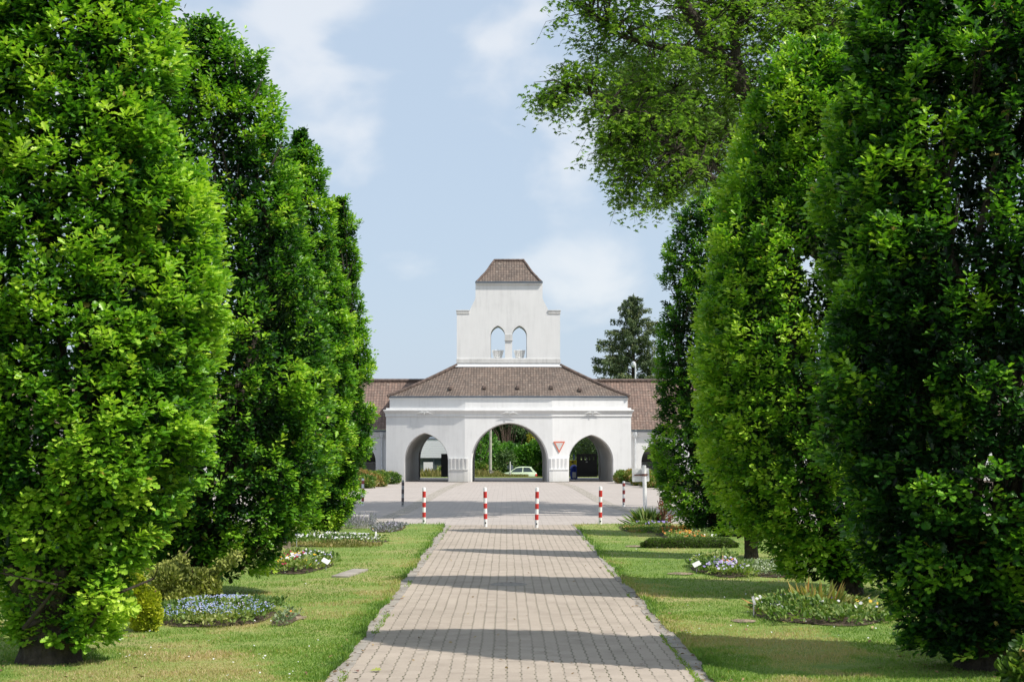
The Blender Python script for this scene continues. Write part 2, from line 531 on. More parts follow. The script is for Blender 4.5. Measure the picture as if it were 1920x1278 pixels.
M['drygrass'] = leaf_mat('tall_dry_grass', [(0.0, (0.14, 0.15, 0.04)), (0.6, (0.28, 0.25, 0.09)), (1.0, (0.40, 0.30, 0.14))], 0.8, 0.25)
M['rustblade'] = leaf_mat('rust_tipped_grass', [(0.0, (0.16, 0.22, 0.05)), (0.6, (0.38, 0.34, 0.10)), (1.0, (0.58, 0.30, 0.10))], 0.7, 0.3)
M['redleaf'] = leaf_mat('dark_red_leaves', [(0.0, (0.05, 0.015, 0.015)), (0.6, (0.16, 0.04, 0.04)), (1.0, (0.30, 0.09, 0.07))], 0.5, 0.25)
def petal(name, col, tr=0.25):
    return leaf_mat(name, [(0.0, tuple(c * 0.75 for c in col)), (1.0, col)], 0.6, tr, tboost=(1, 1, 1))
M['p_white'] = petal('white_petals', (0.80, 0.80, 0.80))
M['p_yellow'] = petal('yellow_petals', (0.85, 0.55, 0.03))
M['p_orange'] = petal('orange_petals', (0.85, 0.30, 0.04))
M['p_blue'] = petal('blue_petals', (0.36, 0.45, 0.76))
M['p_violet'] = petal('violet_petals', (0.30, 0.22, 0.58))
M['p_lilac'] = petal('lilac_petals', (0.62, 0.58, 0.82))
M['p_red'] = petal('crimson_petals', (0.45, 0.02, 0.09))
M['p_rust'] = petal('rust_leaves', (0.50, 0.22, 0.07))

# lawn: patchy turf
def lawn_mat():
    k = NT('lawn_turf')
    p = k.pos()
    a = k.noise(0.5, 5, 0.62, p); b = k.noise(6, 5, 0.7, p); c = k.noise(55, 3, 0.6, p)
    f = k.math('ADD', k.math('MULTIPLY', a, 0.6), k.math('ADD', k.math('MULTIPLY', b, 0.3), k.math('MULTIPLY', c, 0.15)))
    k.base(k.ramp(f, [(0.36, (0.10, 0.18, 0.03)), (0.52, (0.19, 0.27, 0.05)), (0.64, (0.34, 0.30, 0.12)), (0.78, (0.40, 0.32, 0.17))]))
    k.rough(0.95)
    k.bump(k.math('ADD', b, k.math('MULTIPLY', c, 0.6)), 0.03, 0.8)
    return k.m
M['lawn'] = lawn_mat()
M['farground'] = simple('rough_ground', (0.10, 0.12, 0.045), 1.0, 0, 0.4, 0.8, 0.02, 8)

# ------------------------------------------------------------------ leaf clouds (numpy)
def nrmz(a):
    return a / np.maximum(np.linalg.norm(a, axis=1, keepdims=True), 1e-9)
def rnoise(p, seed, freq=1.0, octs=3):
    """cheap smooth noise about -1..1"""
    r = np.random.RandomState(seed)
    out = np.zeros(len(p)); amp = 1.0; tot = 0
    for o in range(octs):
        for _ in range(5):
            kv = r.normal(size=3); kv /= np.linalg.norm(kv)
            out += amp * np.sin(p @ (kv * freq * (1 + r.rand() * 0.8)) + r.rand() * 6.28)
        tot += amp * 1.9
        amp *= 0.55; freq *= 2.1
    return out / tot
SHAPES = {
    # (u along, v across, w up) points, then faces
    'oak': ([(0, 0, 0), (.22, .07, .02), (.33, .20, .07), (.43, .11, .03), (.60, .31, .10), (.70, .19, .05), (.86, .25, .06), (1, 0, -.04),
             (.22, -.07, .02), (.33, -.20, .07), (.43, -.11, .03), (.60, -.31, .10), (.70, -.19, .05), (.86, -.25, .06)],
            [(0, 1, 2, 3, 4, 5, 6, 7), (7, 13, 12, 11, 10, 9, 8, 0)]),
    'leaf': ([(0, 0, 0), (.45, .27, .08), (.82, .2, .04), (1, 0, -.06), (.45, -.27, .08), (.82, -.2, .04)], [(0, 1, 2, 3), (3, 5, 4, 0)]),
    'maple': ([(0, 0, 0), (-.02, .42, .02), (.28, .20, .03), (.62, .46, -.02), (.56, .14, .02), (1, 0, -.10),
               (-.02, -.42, .02), (.28, -.20, .03), (.62, -.46, -.02), (.56, -.14, .02)], [(0, 1, 2, 3, 4, 5), (5, 9, 8, 7, 6, 0)]),
    'quad': ([(0, -.12, 0), (0.6, -.3, .05), (1, 0, 0), (0.6, .3, -.05)], [(0, 1, 2, 3)]),
    'blade': ([(0, -.06, 0), (0, .06, 0), (.6, .04, .04), (1, 0, .16), (.6, -.04, .04)], [(0, 1, 2, 3, 4)]),
    'needle': ([(0, -.10, 0), (.5, -.16, .02), (1, 0, 0), (.5, .16, -.02)], [(0, 1, 2, 3)]),
    'petal': ([(.5, 0, 0), (.15, .45, .03), (-.4, .33, 0), (-.4, -.33, .03), (.15, -.45, 0)], [(0, 1, 2, 3, 4)]),
}
def leaves(name, mats, parent, pos, axis, up, length, tint, shape='leaf', width=1.0, mi=None):
    T, F = SHAPES[shape]
    T = np.array(T, dtype=np.float64)
    T = T * np.array([1, width, 1])
    n = len(pos); k = len(T)
    a = nrmz(axis)
    b = nrmz(np.cross(up, a))
    c = np.cross(a, b)
    Lh = np.asarray(length).reshape(-1, 1, 1) if np.ndim(length) else np.full((n, 1, 1), float(length))
    V = pos[:, None, :] + Lh * (a[:, None, :] * T[None, :, 0:1] + b[:, None, :] * T[None, :, 1:2] + c[:, None, :] * T[None, :, 2:3])
    V = V.reshape(-1, 3).astype(np.float32)
    me = bpy.data.meshes.new(name)
    me.vertices.add(len(V)); me.vertices.foreach_set('co', V.ravel())
    nf = len(F); lt = [len(f) for f in F]; per = sum(lt)
    flat = np.concatenate([np.array(f) for f in F])
    idx = (np.arange(n)[:, None] * k + flat[None, :]).ravel().astype(np.int32)
    me.loops.add(len(idx)); me.loops.foreach_set('vertex_index', idx)
    starts = np.concatenate([[0], np.cumsum(lt)[:-1]])
    ls = (np.arange(n)[:, None] * per + starts[None, :]).ravel().astype(np.int32)
    me.polygons.add(n * nf)
    me.polygons.foreach_set('loop_start', ls)
    me.polygons.foreach_set('loop_total', np.tile(np.array(lt, dtype=np.int32), n))
    if mi is not None:
        me.polygons.foreach_set('material_index', np.repeat(np.asarray(mi, dtype=np.int32), nf))
    me.update(calc_edges=True)
    at_ = me.attributes.new('tint', 'FLOAT', 'POINT')
    at_.data.foreach_set('value', np.repeat(np.clip(tint, 0, 1), k).astype(np.float32))
    return link_mesh(name, me, mats, parent)

def blob_cloud(rs, lobes, n, seed, depth=0.35, rough=0.18, flat_bottom=None):
    """points in the outer shell of a union of ellipsoids; returns positions and outward directions"""
    vol = np.array([l[3] * l[4] + l[3] * l[5] + l[4] * l[5] for l in lobes]); vol = vol / vol.sum()
    which = rs.choice(len(lobes), size=int(n * 1.6), p=vol)
    Lb = np.array(lobes)[which]
    d = nrmz(rs.normal(size=(len(which), 3)))
    rad = 1 - depth * rs.rand(len(which)) ** 1.6
    p = Lb[:, :3] + d * Lb[:, 3:6] * rad[:, None]
    nz = rnoise(p, seed, 2.2 / max(0.3, float(np.mean(Lb[:, 3:6]))), 3)
    p += d * Lb[:, 3:6] * (nz * rough)[:, None] + rs.normal(size=p.shape) * 0.05 * float(np.mean(Lb[:, 3:6]))
    keep = np.ones(len(p), bool)
    for l in lobes:                                   # drop what lies deep inside another lobe
        q = (p - np.array(l[:3])) / np.array(l[3:6])
        keep &= (np.sum(q * q, axis=1) > (1 - depth - 0.12) ** 2)
    if flat_bottom is not None:
        keep &= p[:, 2] > flat_bottom
    p = p[keep][:n]; d = d[keep][:n]; nz = nz[keep][:n]
    o = nrmz(d / Lb[keep][:n][:, 3:6])
    return p, o, nz
def shrub(name, label, cat, base, lobes, n, size, mat, seed, shape='leaf', group=None, stem=None, parent=None, part='foliage', tint0=0.5, tvar=0.3, updir=0.5, kind=None):
    """a shrub or hedge: lobes are given relative to its base"""
    rs = np.random.RandomState(seed)
    p, o, nz = blob_cloud(rs, lobes, n, seed, flat_bottom=-0.02)
    ax = nrmz(o + rs.normal(size=o.shape) * 0.55 + np.array([0, 0, updir]))
    up = nrmz(np.array([0, 0, 1.0]) + rs.normal(size=o.shape) * 0.5 + o * 0.6)
    t = tint0 + nz * 0.35 + rs.normal(size=len(p)) * tvar * 0.6
    if parent is None:
        root = empty(name, base, 0, label, cat, group, kind)
    else:
        root = parent
    leaves(part, M[mat], root, p, ax, up, size * (0.7 + 0.6 * rs.rand(len(p))), t, shape)
    if stem:
        mb = MB()
        rr = random.Random(seed)
        for i in range(stem[0]):
            a = rr.random() * 6.28; h = stem[1] * (0.7 + 0.3 * rr.random()); s = stem[2]
            x, y = math.cos(a) * s * 0.3, math.sin(a) * s * 0.3
            mb.tube([(x * .3, y * .3, -0.05), (x, y, h * .4), (x * 3, y * 3, h)], [stem[3], stem[3] * .7, stem[3] * .3], 6)
        mb.build('stem', M['twig'], root, smooth=True, merge=False)
    return root

# ================================================================== GROUND
def sheet(name, xs, ys, mat, dz, xedge=None, kind='structure', zf=None):
    """terrain-following sheet; xedge(y) -> (x0, x1) replaces the first and last x"""
    mb = MB()
    rows = []
    for y in ys:
        xx = list(xs)
        if xedge:
            e = xedge(y)
            if e[0] is not None: xx[0] = e[0]
            if e[1] is not None: xx[-1] = e[1]
        rows.append([(x, y, (zf(x, y) if zf else gz(x, y)) + dz) for x in xx])
    b = 0
    for r in rows: mb.v.extend(r)
    n = len(xs)
    for j in range(len(ys) - 1):
        for i in range(n - 1):
            mb.f.append((j * n + i, j * n + i + 1, (j + 1) * n + i + 1, (j + 1) * n + i)); mb.uv.append(None); mb.mi.append(0)
    o = mb.build(name, M[mat], merge=False)
    tag(o, kind=kind)
    return o
def lin(a, b, n):
    return [a + (b - a) * i / (n - 1) for i in range(n)]

yb = [-60, 0, 20, 44, 70, 96, 104] + lin(108, 164, 29) + [200, 300, 600, 1500]
sheet('ground', [-700, -200, -60, -20, 0, 20, 60, 200, 700], yb, 'farground', -0.06)
LAWN_END = 44.6
sheet('path', [-2.2, 2.4], [-6, 10, 20, 30, LAWN_END - 0.1], 'path', 0.0)
sheet('forecourt', [-45, -10, 10, 45], [LAWN_END - 0.1, 60, 80, GATE_Y, 103.0], 'fore', 0.0)
sheet('road', [-90, -10, 10, 90], [103.0, 106, 109.4], 'asphalt', -0.004)
sheet('verge', [-90, -10, 10, 90], lin(109.4, 136, 14), 'lawn', 0.0)
sheet('street', [-120, 0, 120], [137, 141, 145], 'asphalt', 0.004)
wob = lambda y, s: 0.018 * math.sin(y * 3.1 + s) + 0.010 * math.sin(y * 9.7 + s * 2) + 0.025 * math.sin(y * 1.1 + s) + 0.006 * math.sin(y * 23 + s * 3)
def corner(y, r):
    t = y - (LAWN_END - r)
    return 0 if t <= 0 else r - math.sqrt(max(0, r * r - t * t))
ylawn = lin(-6, 13, 10)[:-1] + lin(13, LAWN_END - 0.6, 300) + lin(LAWN_END - 0.55, LAWN_END, 14)
def eR(y): return (1.90 + 0.10 * max(0, min(1, (32 - y) / 16)) + wob(y, 1.0) + corner(y, 0.6), None)
def eL(y): return (None, -1.71 - wob(y, 4.0) - corner(y, 0.6))
lawnR = sheet('lawn', [1.9, 2.6, 4, 8, 60], ylawn, 'lawn', 0.022, eR)
lawnL = sheet('lawn', [-60, -8, -4, -2.4, -1.7], ylawn, 'lawn', 0.022, eL)

# edging slabs beside the pavers
mb = MB(); rr = random.Random(5)
for (x0, x1) in ((1.80, 2.05), (-1.80, -1.53)):
    y = 8.0
    while y < LAWN_END - 0.5:
        l = 0.5
        dx = rr.uniform(-0.012, 0.012); dz = rr.uniform(0.002, 0.012)
        z0, z1 = gz(0, y), gz(0, y + l)
        tl = rr.uniform(-0.006, 0.006)
        mb.hexa([(x0 + dx, y + .006, z0 - .05), (x1 + dx, y + .006, z0 - .05), (x1 + dx, y + l - .006, z1 - .05), (x0 + dx, y + l - .006, z1 - .05),
                 (x0 + dx, y + .006, z0 + dz - tl), (x1 + dx, y + .006, z0 + dz + tl), (x1 + dx, y + l - .006, z1 + dz + tl), (x0 + dx, y + l - .006, z1 + dz - tl)])
        y += l
tag(mb.build('path_edging', M['slab'], merge=False), kind='structure')

# cobbled gutters running out from the gate
k = NT('gutter_cobbles')
vor = k.n('ShaderNodeTexVoronoi', {'Scale': 7.5, 'Vector': k.pos()}, feature='DISTANCE_TO_EDGE').outputs['Distance']
cell = k.n('ShaderNodeTexVoronoi', {'Scale': 7.5, 'Vector': k.pos()}).outputs['Color']
cs = k.ramp(k.n('ShaderNodeSeparateColor', {0: cell}).outputs[0], [(0, (0.30, 0.27, 0.235)), (1, (0.42, 0.37, 0.33))])
g = k.range(k.math('ADD', vor, k.math('MULTIPLY', k.noise(1.4, 4, 0.6, k.pos()), -0.12)), -0.06, 0.02, 1, 0)
k.base(k.mix(g, cs, (0.12, 0.12, 0.07))); k.rough(0.9); k.bump(vor, 0.03)
M['gutter'] = k.m
def strip(name, pts, w, mat, dz=0.004):
    mb = MB(); P = [Vector((p[0], p[1])) for p in pts]
    # smooth subdivision
    Q = []
    for i in range(len(P) - 1):
        p0 = P[max(i - 1, 0)]; p1 = P[i]; p2 = P[i + 1]; p3 = P[min(i + 2, len(P) - 1)]
        for j in range(10):
            t = j / 10
            Q.append(0.5 * ((2 * p1) + (p2 - p0) * t + (2 * p0 - 5 * p1 + 4 * p2 - p3) * t * t + (3 * p1 - p0 - 3 * p2 + p3) * t ** 3))
    Q.append(P[-1])
    prev = None
    for i, q in enumerate(Q):
        d = (Q[min(i + 1, len(Q) - 1)] - Q[max(i - 1, 0)]).normalized(); nn = Vector((-d.y, d.x))
        a, b = q + nn * w / 2, q - nn * w / 2
        if prev:
            mb.face([(prev[0].x, prev[0].y, gz(0, prev[0].y) + dz), (a.x, a.y, gz(0, a.y) + dz), (b.x, b.y, gz(0, b.y) + dz), (prev[1].x, prev[1].y, gz(0, prev[1].y) + dz)])
        prev = (a, b)
    o = mb.build(name, M[mat], merge=False)
    return tag(o, kind='structure')
strip('drainage_gutter', [at(x, y) for x, y in ((868, 904), (840, 914), (806, 932), (778, 948), (748, 962), (700, 978))], 0.5, 'gutter')
strip('drainage_gutter', [at(x, y) for x, y in ((1048, 904), (1075, 912), (1105, 928), (1140, 945), (1185, 958), (1245, 970))], 0.5, 'gutter')

# drain cover in the path
def disc_cover(px, py, label):
    p = at(px, py)
    mb = MB()
    mb.lathe([(0.30, gz(0, p.y) - 0.03), (0.30, gz(0, p.y) + 0.004), (0.27, gz(0, p.y) + 0.009), (0.25, gz(0, p.y) + 0.004), (0.21, gz(0, p.y) + 0.008), (0.19, gz(0, p.y) + 0.003), (0.12, gz(0, p.y) + 0.008), (0.10, gz(0, p.y) + 0.004), (0.02, gz(0, p.y) + 0.006)], 24, p.x, p.y)
    o = mb.build('manhole_cover', M['grey_worn_shaded'] if False else M['rust_dark'])
    tag(o, label, 'manhole cover')
M['rust_dark'] = simple('cast_iron_cover', (0.27, 0.245, 0.22), 0.85, 0.0, 0.3, 20)
disc_cover(953, 1095, 'round cast iron cover set in the middle of the paved path')
disc_cover(917, 969, 'round cast iron cover on the forecourt behind the bollards')

# ------------------------------------------------------------------ grass blades
def gzv(y):
    return -SLOPE * np.clip(y, -60, 112)
rs = np.random.RandomState(11)
def grass(name, side, n, ymin, ymax, hgt, bed_skip=()):
    u = rs.rand(n)
    Y = 1.0 / (1.0 / ymin + u * (1.0 / ymax - 1.0 / ymin))            # density falls as 1/Y^2
    ed = np.array([(eR(y)[0] if side > 0 else -eL(y)[1]) for y in Y])
    span = np.minimum(0.345 * Y, 12.0) - ed + 0.6
    X = ed - 0.05 + span * rs.rand(n) ** 1.15
    far = np.clip(Y / 18.0, 0.9, 2.2)
    p = np.stack([X * side, Y, gzv(Y) + 0.015], 1)
    patch = rnoise(p * np.array([1, .8, 0]), 21, 1.5, 4)
    clump = rnoise(p * np.array([1, 1, 0]), 22, 5.0, 2)
    edge = np.exp(-(X - ed) / 0.10)
    h = hgt * (0.55 + 0.7 * rs.rand(n)) * (1 + 0.25 * clump + 0.9 * np.clip(edge, 0, 1)) * (0.85 + 0.15 * far)
    ax = nrmz(np.stack([rs.normal(size=n) * 0.45, rs.normal(size=n) * 0.45, np.ones(n)], 1))
    up = nrmz(rs.normal(size=(n, 3)))
    t = 0.36 + 0.12 * patch + 0.12 * clump + 0.42 * np.clip((patch - 0.06) / 0.32, 0, 1) ** 1.4 + rs.normal(size=n) * 0.13 - 0.10 * edge
    return p, ax, up, h, t
parts = [grass('g', s, n, y0, y1, h) for s in (1, -1) for (n, y0, y1, h) in ((170000, 13.5, 45, 0.032),)]
P_ = [np.concatenate([q[i] for q in parts]) for i in range(5)]
go = leaves('grass', M['grassblade'], None, P_[0], P_[1], P_[2], P_[3], P_[4], 'blade', 2.2)
tag(go, 'short sunlit mown grass on both sides of the paved path', 'grass', kind='stuff')
# tufts between path and edging slabs and in the joints
n = 2600
Y = 1.0 / (1 / 13.5 + rs.rand(n) * (1 / 44 - 1 / 13.5))
side = rs.rand(n) < 0.5
X = np.where(side, 1.79 + rs.normal(size=n) * 0.012, -1.55 + rs.normal(size=n) * 0.02)
p = np.stack([X, Y, gzv(Y)], 1)
keep = rnoise(p, 31, 1.6, 3) > 0.12
p = p[keep]; n = len(p)
o = leaves('joint_weeds', M['grassblade'], None, p, nrmz(np.stack([rs.normal(size=n) * .9, rs.normal(size=n) * .9, np.ones(n)], 1)), nrmz(rs.normal(size=(n, 3))), 0.035 * (0.5 + rs.rand(n)), 0.3 + 0.3 * rs.rand(n), 'blade', 3.0)
tag(o, 'small weeds growing in the joints along the edging slabs', 'weeds', kind='stuff')
# daisies
n = 480
Y = 1.0 / (1 / 14.5 + rs.rand(n) * (1 / 44 - 1 / 14.5))
sd = np.where(rs.rand(n) < 0.5, 1, -1)
X = 2.0 + rs.rand(n) * (0.22 * Y)
p = np.stack([X * sd, Y, gzv(Y) + 0.055], 1)
keep = rnoise(p, 41, 0.8, 3) > 0.05
p = p[keep]; n = len(p)
ax = nrmz(np.stack([rs.normal(size=n), rs.normal(size=n), rs.normal(size=n) * .15], 1))
o = leaves('daisies', M['p_white'], None, p, ax, nrmz(np.stack([rs.normal(size=n) * .4, rs.normal(size=n) * .4 - .5, np.ones(n)], 1)), 0.020 * (0.7 + 0.6 * rs.rand(n)), np.ones(n), 'petal')
tag(o, 'tiny white daisies scattered over the mown grass', 'daisies', kind='stuff')
# withered leaves and bits blown against the edges and under the trees
n = 1500
Y = 1.0 / (1 / 13.8 + rs.rand(n) * (1 / 44 - 1 / 13.8))
pick = rs.rand(n)
X = np.where(pick < .22, 1.93 + rs.normal(size=n) * .07, np.where(pick < .44, -1.68 + rs.normal(size=n) * .08, np.where(pick < .5, rs.normal(size=n) * 1.0, np.where(rs.rand(n) < .5, 1, -1) * (4.6 + rs.normal(size=n) * 1.1))))
on_grass = (X > 2.0) | (X < -1.75)
p = np.stack([X, Y, gzv(Y) + np.where(on_grass, .045, .014)], 1)
o = leaves('leaf_litter', M['litter'], None, p, nrmz(np.stack([rs.normal(size=n), rs.normal(size=n), rs.normal(size=n) * .2], 1)), nrmz(np.stack([rs.normal(size=n) * .35, rs.normal(size=n) * .35, np.ones(n)], 1)), 0.018 + .045 * rs.rand(n) ** 2.2, .5 + rs.normal(size=n) * .3, 'leaf', 1.0)
tag(o, 'withered brown leaves and bits scattered along the path edges', 'leaf litter', kind='stuff')
# a few fallen leaves on the path
def litter(px, py, label, s=0.09, r=0.3, mat='p_rust'):
    q = at(px, py)
    o = leaves('fallen_leaf', M[mat], None, np.array([[q.x, q.y, q.z + 0.012]]), np.array([[math.cos(r), math.sin(r), 0.1]]), np.array([[0.1, -0.2, 1.0]]), s, np.array([0.6]), 'oak', 1.3)
    tag(o, label, 'leaf')
litter(692, 1259, 'fallen leaf lying at the lower left edge of the path', 0.12, 0.1, 'olive')
litter(672, 1261, 'brown leaf lying left of a larger one on the path', 0.08, 2.0, 'rust')

# ================================================================== GATEHOUSE
GX, GY = 0.12, GATE_Y
GZ = gz(0, GATE_Y)
CANT = math.tan(R(13))
HW, HW2 = 2.62, 7.40                 # half width of the middle face and of the whole front
T = 5.6                              # depth of the house
gate = empty('gatehouse', (GX, GY, GZ), 0, 'white cemetery gatehouse with three pointed arches, brown tiled roof and belfry', 'gatehouse')
dC = (HW2 - HW) * CANT
FP = [(-HW2, dC), (-HW, 0.0), (HW, 0.0), (HW2, dC)]      # plan of the front, local to the gatehouse

def arch_pts(xa, xb, hs, H, k, apex=None, n=14, z0=-0.1):
    """outline from the left foot over the apex to the right foot"""
    xm = apex if apex is not None else (xa + xb) / 2
    L_ = [(xa, z0)]
    for i in range(n + 1):
        th = PI / 2 * i / n
        f = math.sin(th) * (1 - k) + k * i / n
        L_.append((xm - (xm - xa) * math.cos(th), hs + (H - hs) * f))
    Rr = []
    for i in range(n):
        th = PI / 2 * (n - 1 - i) / n
        f = math.sin(th) * (1 - k) + k * (n - 1 - i) / n
        Rr.append((xm + (xb - xm) * math.cos(th), hs + (H - hs) * f))
    return L_ + Rr + [(xb, z0)]

# front arches (x, z) in plan x; back arches
fa = [arch_pts(-6.27, -3.60, 1.25, 2.93, 0.28, -5.05),
      arch_pts(-2.26, 2.38, 1.20, 3.54, 0.06, 0.05),
      arch_pts(3.58, 6.30, 1.25, 2.82, 0.28, 4.98)]
ba = [arch_pts(-5.60, -3.20, 1.15, 2.82, 0.28, -4.55),
      arch_pts(-2.14, 2.14, 1.15, 3.42, 0.10, 0.0),
      arch_pts(3.35, 5.72, 1.15, 2.72, 0.28, 4.60)]
def plan_y(x):
    ax = abs(x)
    return 0.0 if ax <= HW else (ax - HW) * CANT
WT = 4.42                            # wall top (hidden behind the cornice)
wall = MB()
def front_face(mb, arches, yoff, flip, mi=0):
    """three faces pierced by arches"""
    segs = [(-HW2, -HW), (-HW, HW), (HW, HW2)]
    for (x0, x1), a in zip(segs, arches):
        poly = [(x0, -0.1)] + a + [(x1, -0.1), (x1, WT), (x0, WT)]
        tri = tessellate_polygon([[Vector((q[0], q[1], 0)) for q in poly]])
        for t in tri:
            pts = [(poly[i][0], plan_y(poly[i][0]) + yoff, poly[i][1]) for i in t]
            mb.face(pts if not flip else pts[::-1], mi=mi)
front_face(wall, fa, 0.0, False)
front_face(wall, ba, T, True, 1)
def lofta(mb, a, ya, b, yb_, mi=0):
    for i in range(len(a) - 1):
        mb.face([(a[i][0], plan_y(a[i][0]) + ya, a[i][1]), (a[i + 1][0], plan_y(a[i + 1][0]) + ya, a[i + 1][1]),
                 (b[i + 1][0], plan_y(b[i + 1][0]) + yb_, b[i + 1][1]), (b[i][0], plan_y(b[i][0]) + yb_, b[i][1])], mi=mi)
def shrink(a, s, dz=0.04):
    xm = (a[0][0] + a[-1][0]) / 2
    return [(xm + (x - xm) * (1 - s), z - (dz if z > 0.5 else 0)) for x, z in a]
for a, b in zip(fa, ba):
    a1 = shrink(a, 0.035, 0.05)
    lofta(wall, a, 0.0, a, 0.55)                 # outer reveal
    lofta(wall, a, 0.55, a1, 0.56)               # small step
    b0 = shrink(b, -0.06, -0.06)
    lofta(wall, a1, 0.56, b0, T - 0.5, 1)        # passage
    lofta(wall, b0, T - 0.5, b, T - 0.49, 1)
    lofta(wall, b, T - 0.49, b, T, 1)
for sx in (-1, 1):
    x = HW2 * sx
    wall.face([(x, dC, -0.1), (x, dC + T, -0.1), (x, dC + T, WT), (x, dC, WT)])
wall.build('wall', [M['white'], M['inner']], gate)

# cornice, attic, gutter
path_u = [(-HW2, dC + T), (-HW2, dC), (-HW, 0), (HW, 0), (HW2, dC), (HW2, dC + T)]
cor = MB()
cor.sweep(path_u, [(0.0, 3.88), (0.035, 3.88), (0.035, 3.92), (0.06, 3.93), (0.06, 3.96), (0.045, 3.965), (0.045, 4.02), (0.07, 4.10), (0.12, 4.19), (0.17, 4.25), (0.17, 4.31), (-0.45, 4.36), (-0.45, 4.2), (0.0, 4.2)])
cornice = cor.build('cornice', M['white'], gate)
at_ = MB()
at_.sweep(path_u, [(-0.20, 4.32), (-0.20, 4.95), (-0.5, 4.95), (-0.5, 4.32)])
at_.sweep(path_u, [(-0.18, 4.93), (-0.15, 5.0), (-0.15, 5.03), (-0.5, 5.03), (-0.5, 4.955), (-0.197, 4.955)])
at_.build('attic', M['white'], gate)
gu = MB()
gu.sweep(path_u, [(-0.16, 5.035), (-0.11, 5.05), (-0.07, 5.10), (-0.07, 5.14), (-0.09, 5.14), (-0.12, 5.10), (-0.16, 5.10), (-0.25, 5.16), (-0.3, 5.035)])
gu.build('gutter', M['lead'], gate)

# main roof: bell-cast facets from the eave to the foot of the belfry
TWH = 3.17; TY0, TY1 = 2.55, 5.15      # belfry plan
RTOP = 7.02
def outset(path, o):
    P = [Vector(p) for p in path]; out = []
    n = len(P)
    for i in range(n):
        def nn(a, b):
            d = (b - a).normalized(); return Vector((d.y, -d.x))
        n0 = nn(P[i - 1], P[i]); n1 = nn(P[i], P[(i + 1) % n])
        m = n0 + n1; m = m / m.dot(n0)
        out.append(P[i] + m * o)
    return out
eave = outset([(-HW2, dC + T), (-HW2, dC), (-HW, 0), (HW, 0), (HW2, dC), (HW2, dC + T), (HW, T + 0.2), (-HW, T + 0.2)], -0.07)
top = [Vector(p) for p in ((-TWH - .02, TY1 + .02), (-TWH - .02, TY0 - .02), (-TWH * .86, TY0 - .02), (TWH * .86, TY0 - .02), (TWH + .02, TY0 - .02), (TWH + .02, TY1 + .02), (TWH * .8, TY1 + .02), (-TWH * .8, TY1 + .02))]
EZ = 5.13
def bell(t):
    return t ** 1.13
rf = MB(); NS = 6
def rp(i, t):
    q = eave[i].lerp(top[i], t)
    return Vector((q.x, q.y, EZ + (RTOP - EZ) * bell(t)))
for i in range(8):
    j = (i + 1) % 8
    e = (rp(j, 0) - rp(i, 0)); e.z = 0
    ed = e.normalized()
    o0 = rp(i, 0)
    vacc = 0
    pm = None
    for s in range(NS):
        t0, t1 = s / NS, (s + 1) / NS
        a, b, c, d = rp(i, t0), rp(j, t0), rp(j, t1), rp(i, t1)
        nrm_h = Vector((ed.y, -ed.x, 0))
        dv = math.hypot((d - a).dot(nrm_h), d.z - a.z)
        rf.face([a, b, c, d], uv=[((q - o0).dot(ed), vv) for q, vv in ((a, vacc), (b, vacc), (c, vacc + dv), (d, vacc + dv))])
        vacc += dv
roof = rf.build('roof', M['tile'], gate)
# hip tiles
hp = MB()
def ridge_row(mb, pts, r=0.11, l=0.36):
    P = [Vector(p) for p in pts]
    for a, b in zip(P[:-1], P[1:]):
        n = max(1, int((b - a).length / l + 0.5))
        for k_ in range(n):
            p, q = a.lerp(b, k_ / n), a.lerp(b, (k_ + 1.08) / n)
            mb.tube([p + Vector((0, 0, .0)), q + Vector((0, 0, 0.025))], [r * 1.08, r * 0.92], 8)
for i in (0, 1, 4, 5):
    hp = MB()
    ridge_row(hp, [rp(i, s / NS) for s in range(NS + 1)])
    hp.build('hip_tiles', M['tile_dark'], roof)
# small vent tiles
for px, py in ((844, 729), (908, 728), (971, 728), (1034, 728), (1088, 732)):
    w_ = atY(px, py, GATE_Y + 0.55)
    x = w_.x - GX
    # point on the roof face in line with it
    best = None
    for s in range(60):
        t = s / 60
        yy = eave[2].lerp(top[2], t).y if abs(x) < HW else None
        if yy is None:
            f = (abs(x) - HW) / (HW2 - HW)
            yy = eave[2].lerp(top[2], t).y * (1 - f) + eave[1].lerp(top[1], t).y * f
        zz = EZ + (RTOP - EZ) * bell(t)
        pyy = 768 - (zz + GZ - CAM_H) / (GATE_Y + yy) * FPX
        if best is None or abs(pyy - py) < best[0]: best = (abs(pyy - py), yy, zz)
    v = MB()
    v.hexa([(x - .13, best[1] - .16, best[2] - .02), (x + .13, best[1] - .16, best[2] - .02), (x + .11, best[1] + .22, best[2] + .1), (x - .11, best[1] + .22, best[2] + .1),
            (x - .08, best[1] - .14, best[2] + .13), (x + .08, best[1] - .14, best[2] + .13), (x + .07, best[1] + .2, best[2] + .24), (x - .07, best[1] + .2, best[2] + .24)])
    v.build('vent_tile', M['tile_dark'], roof, bevel=0.02)

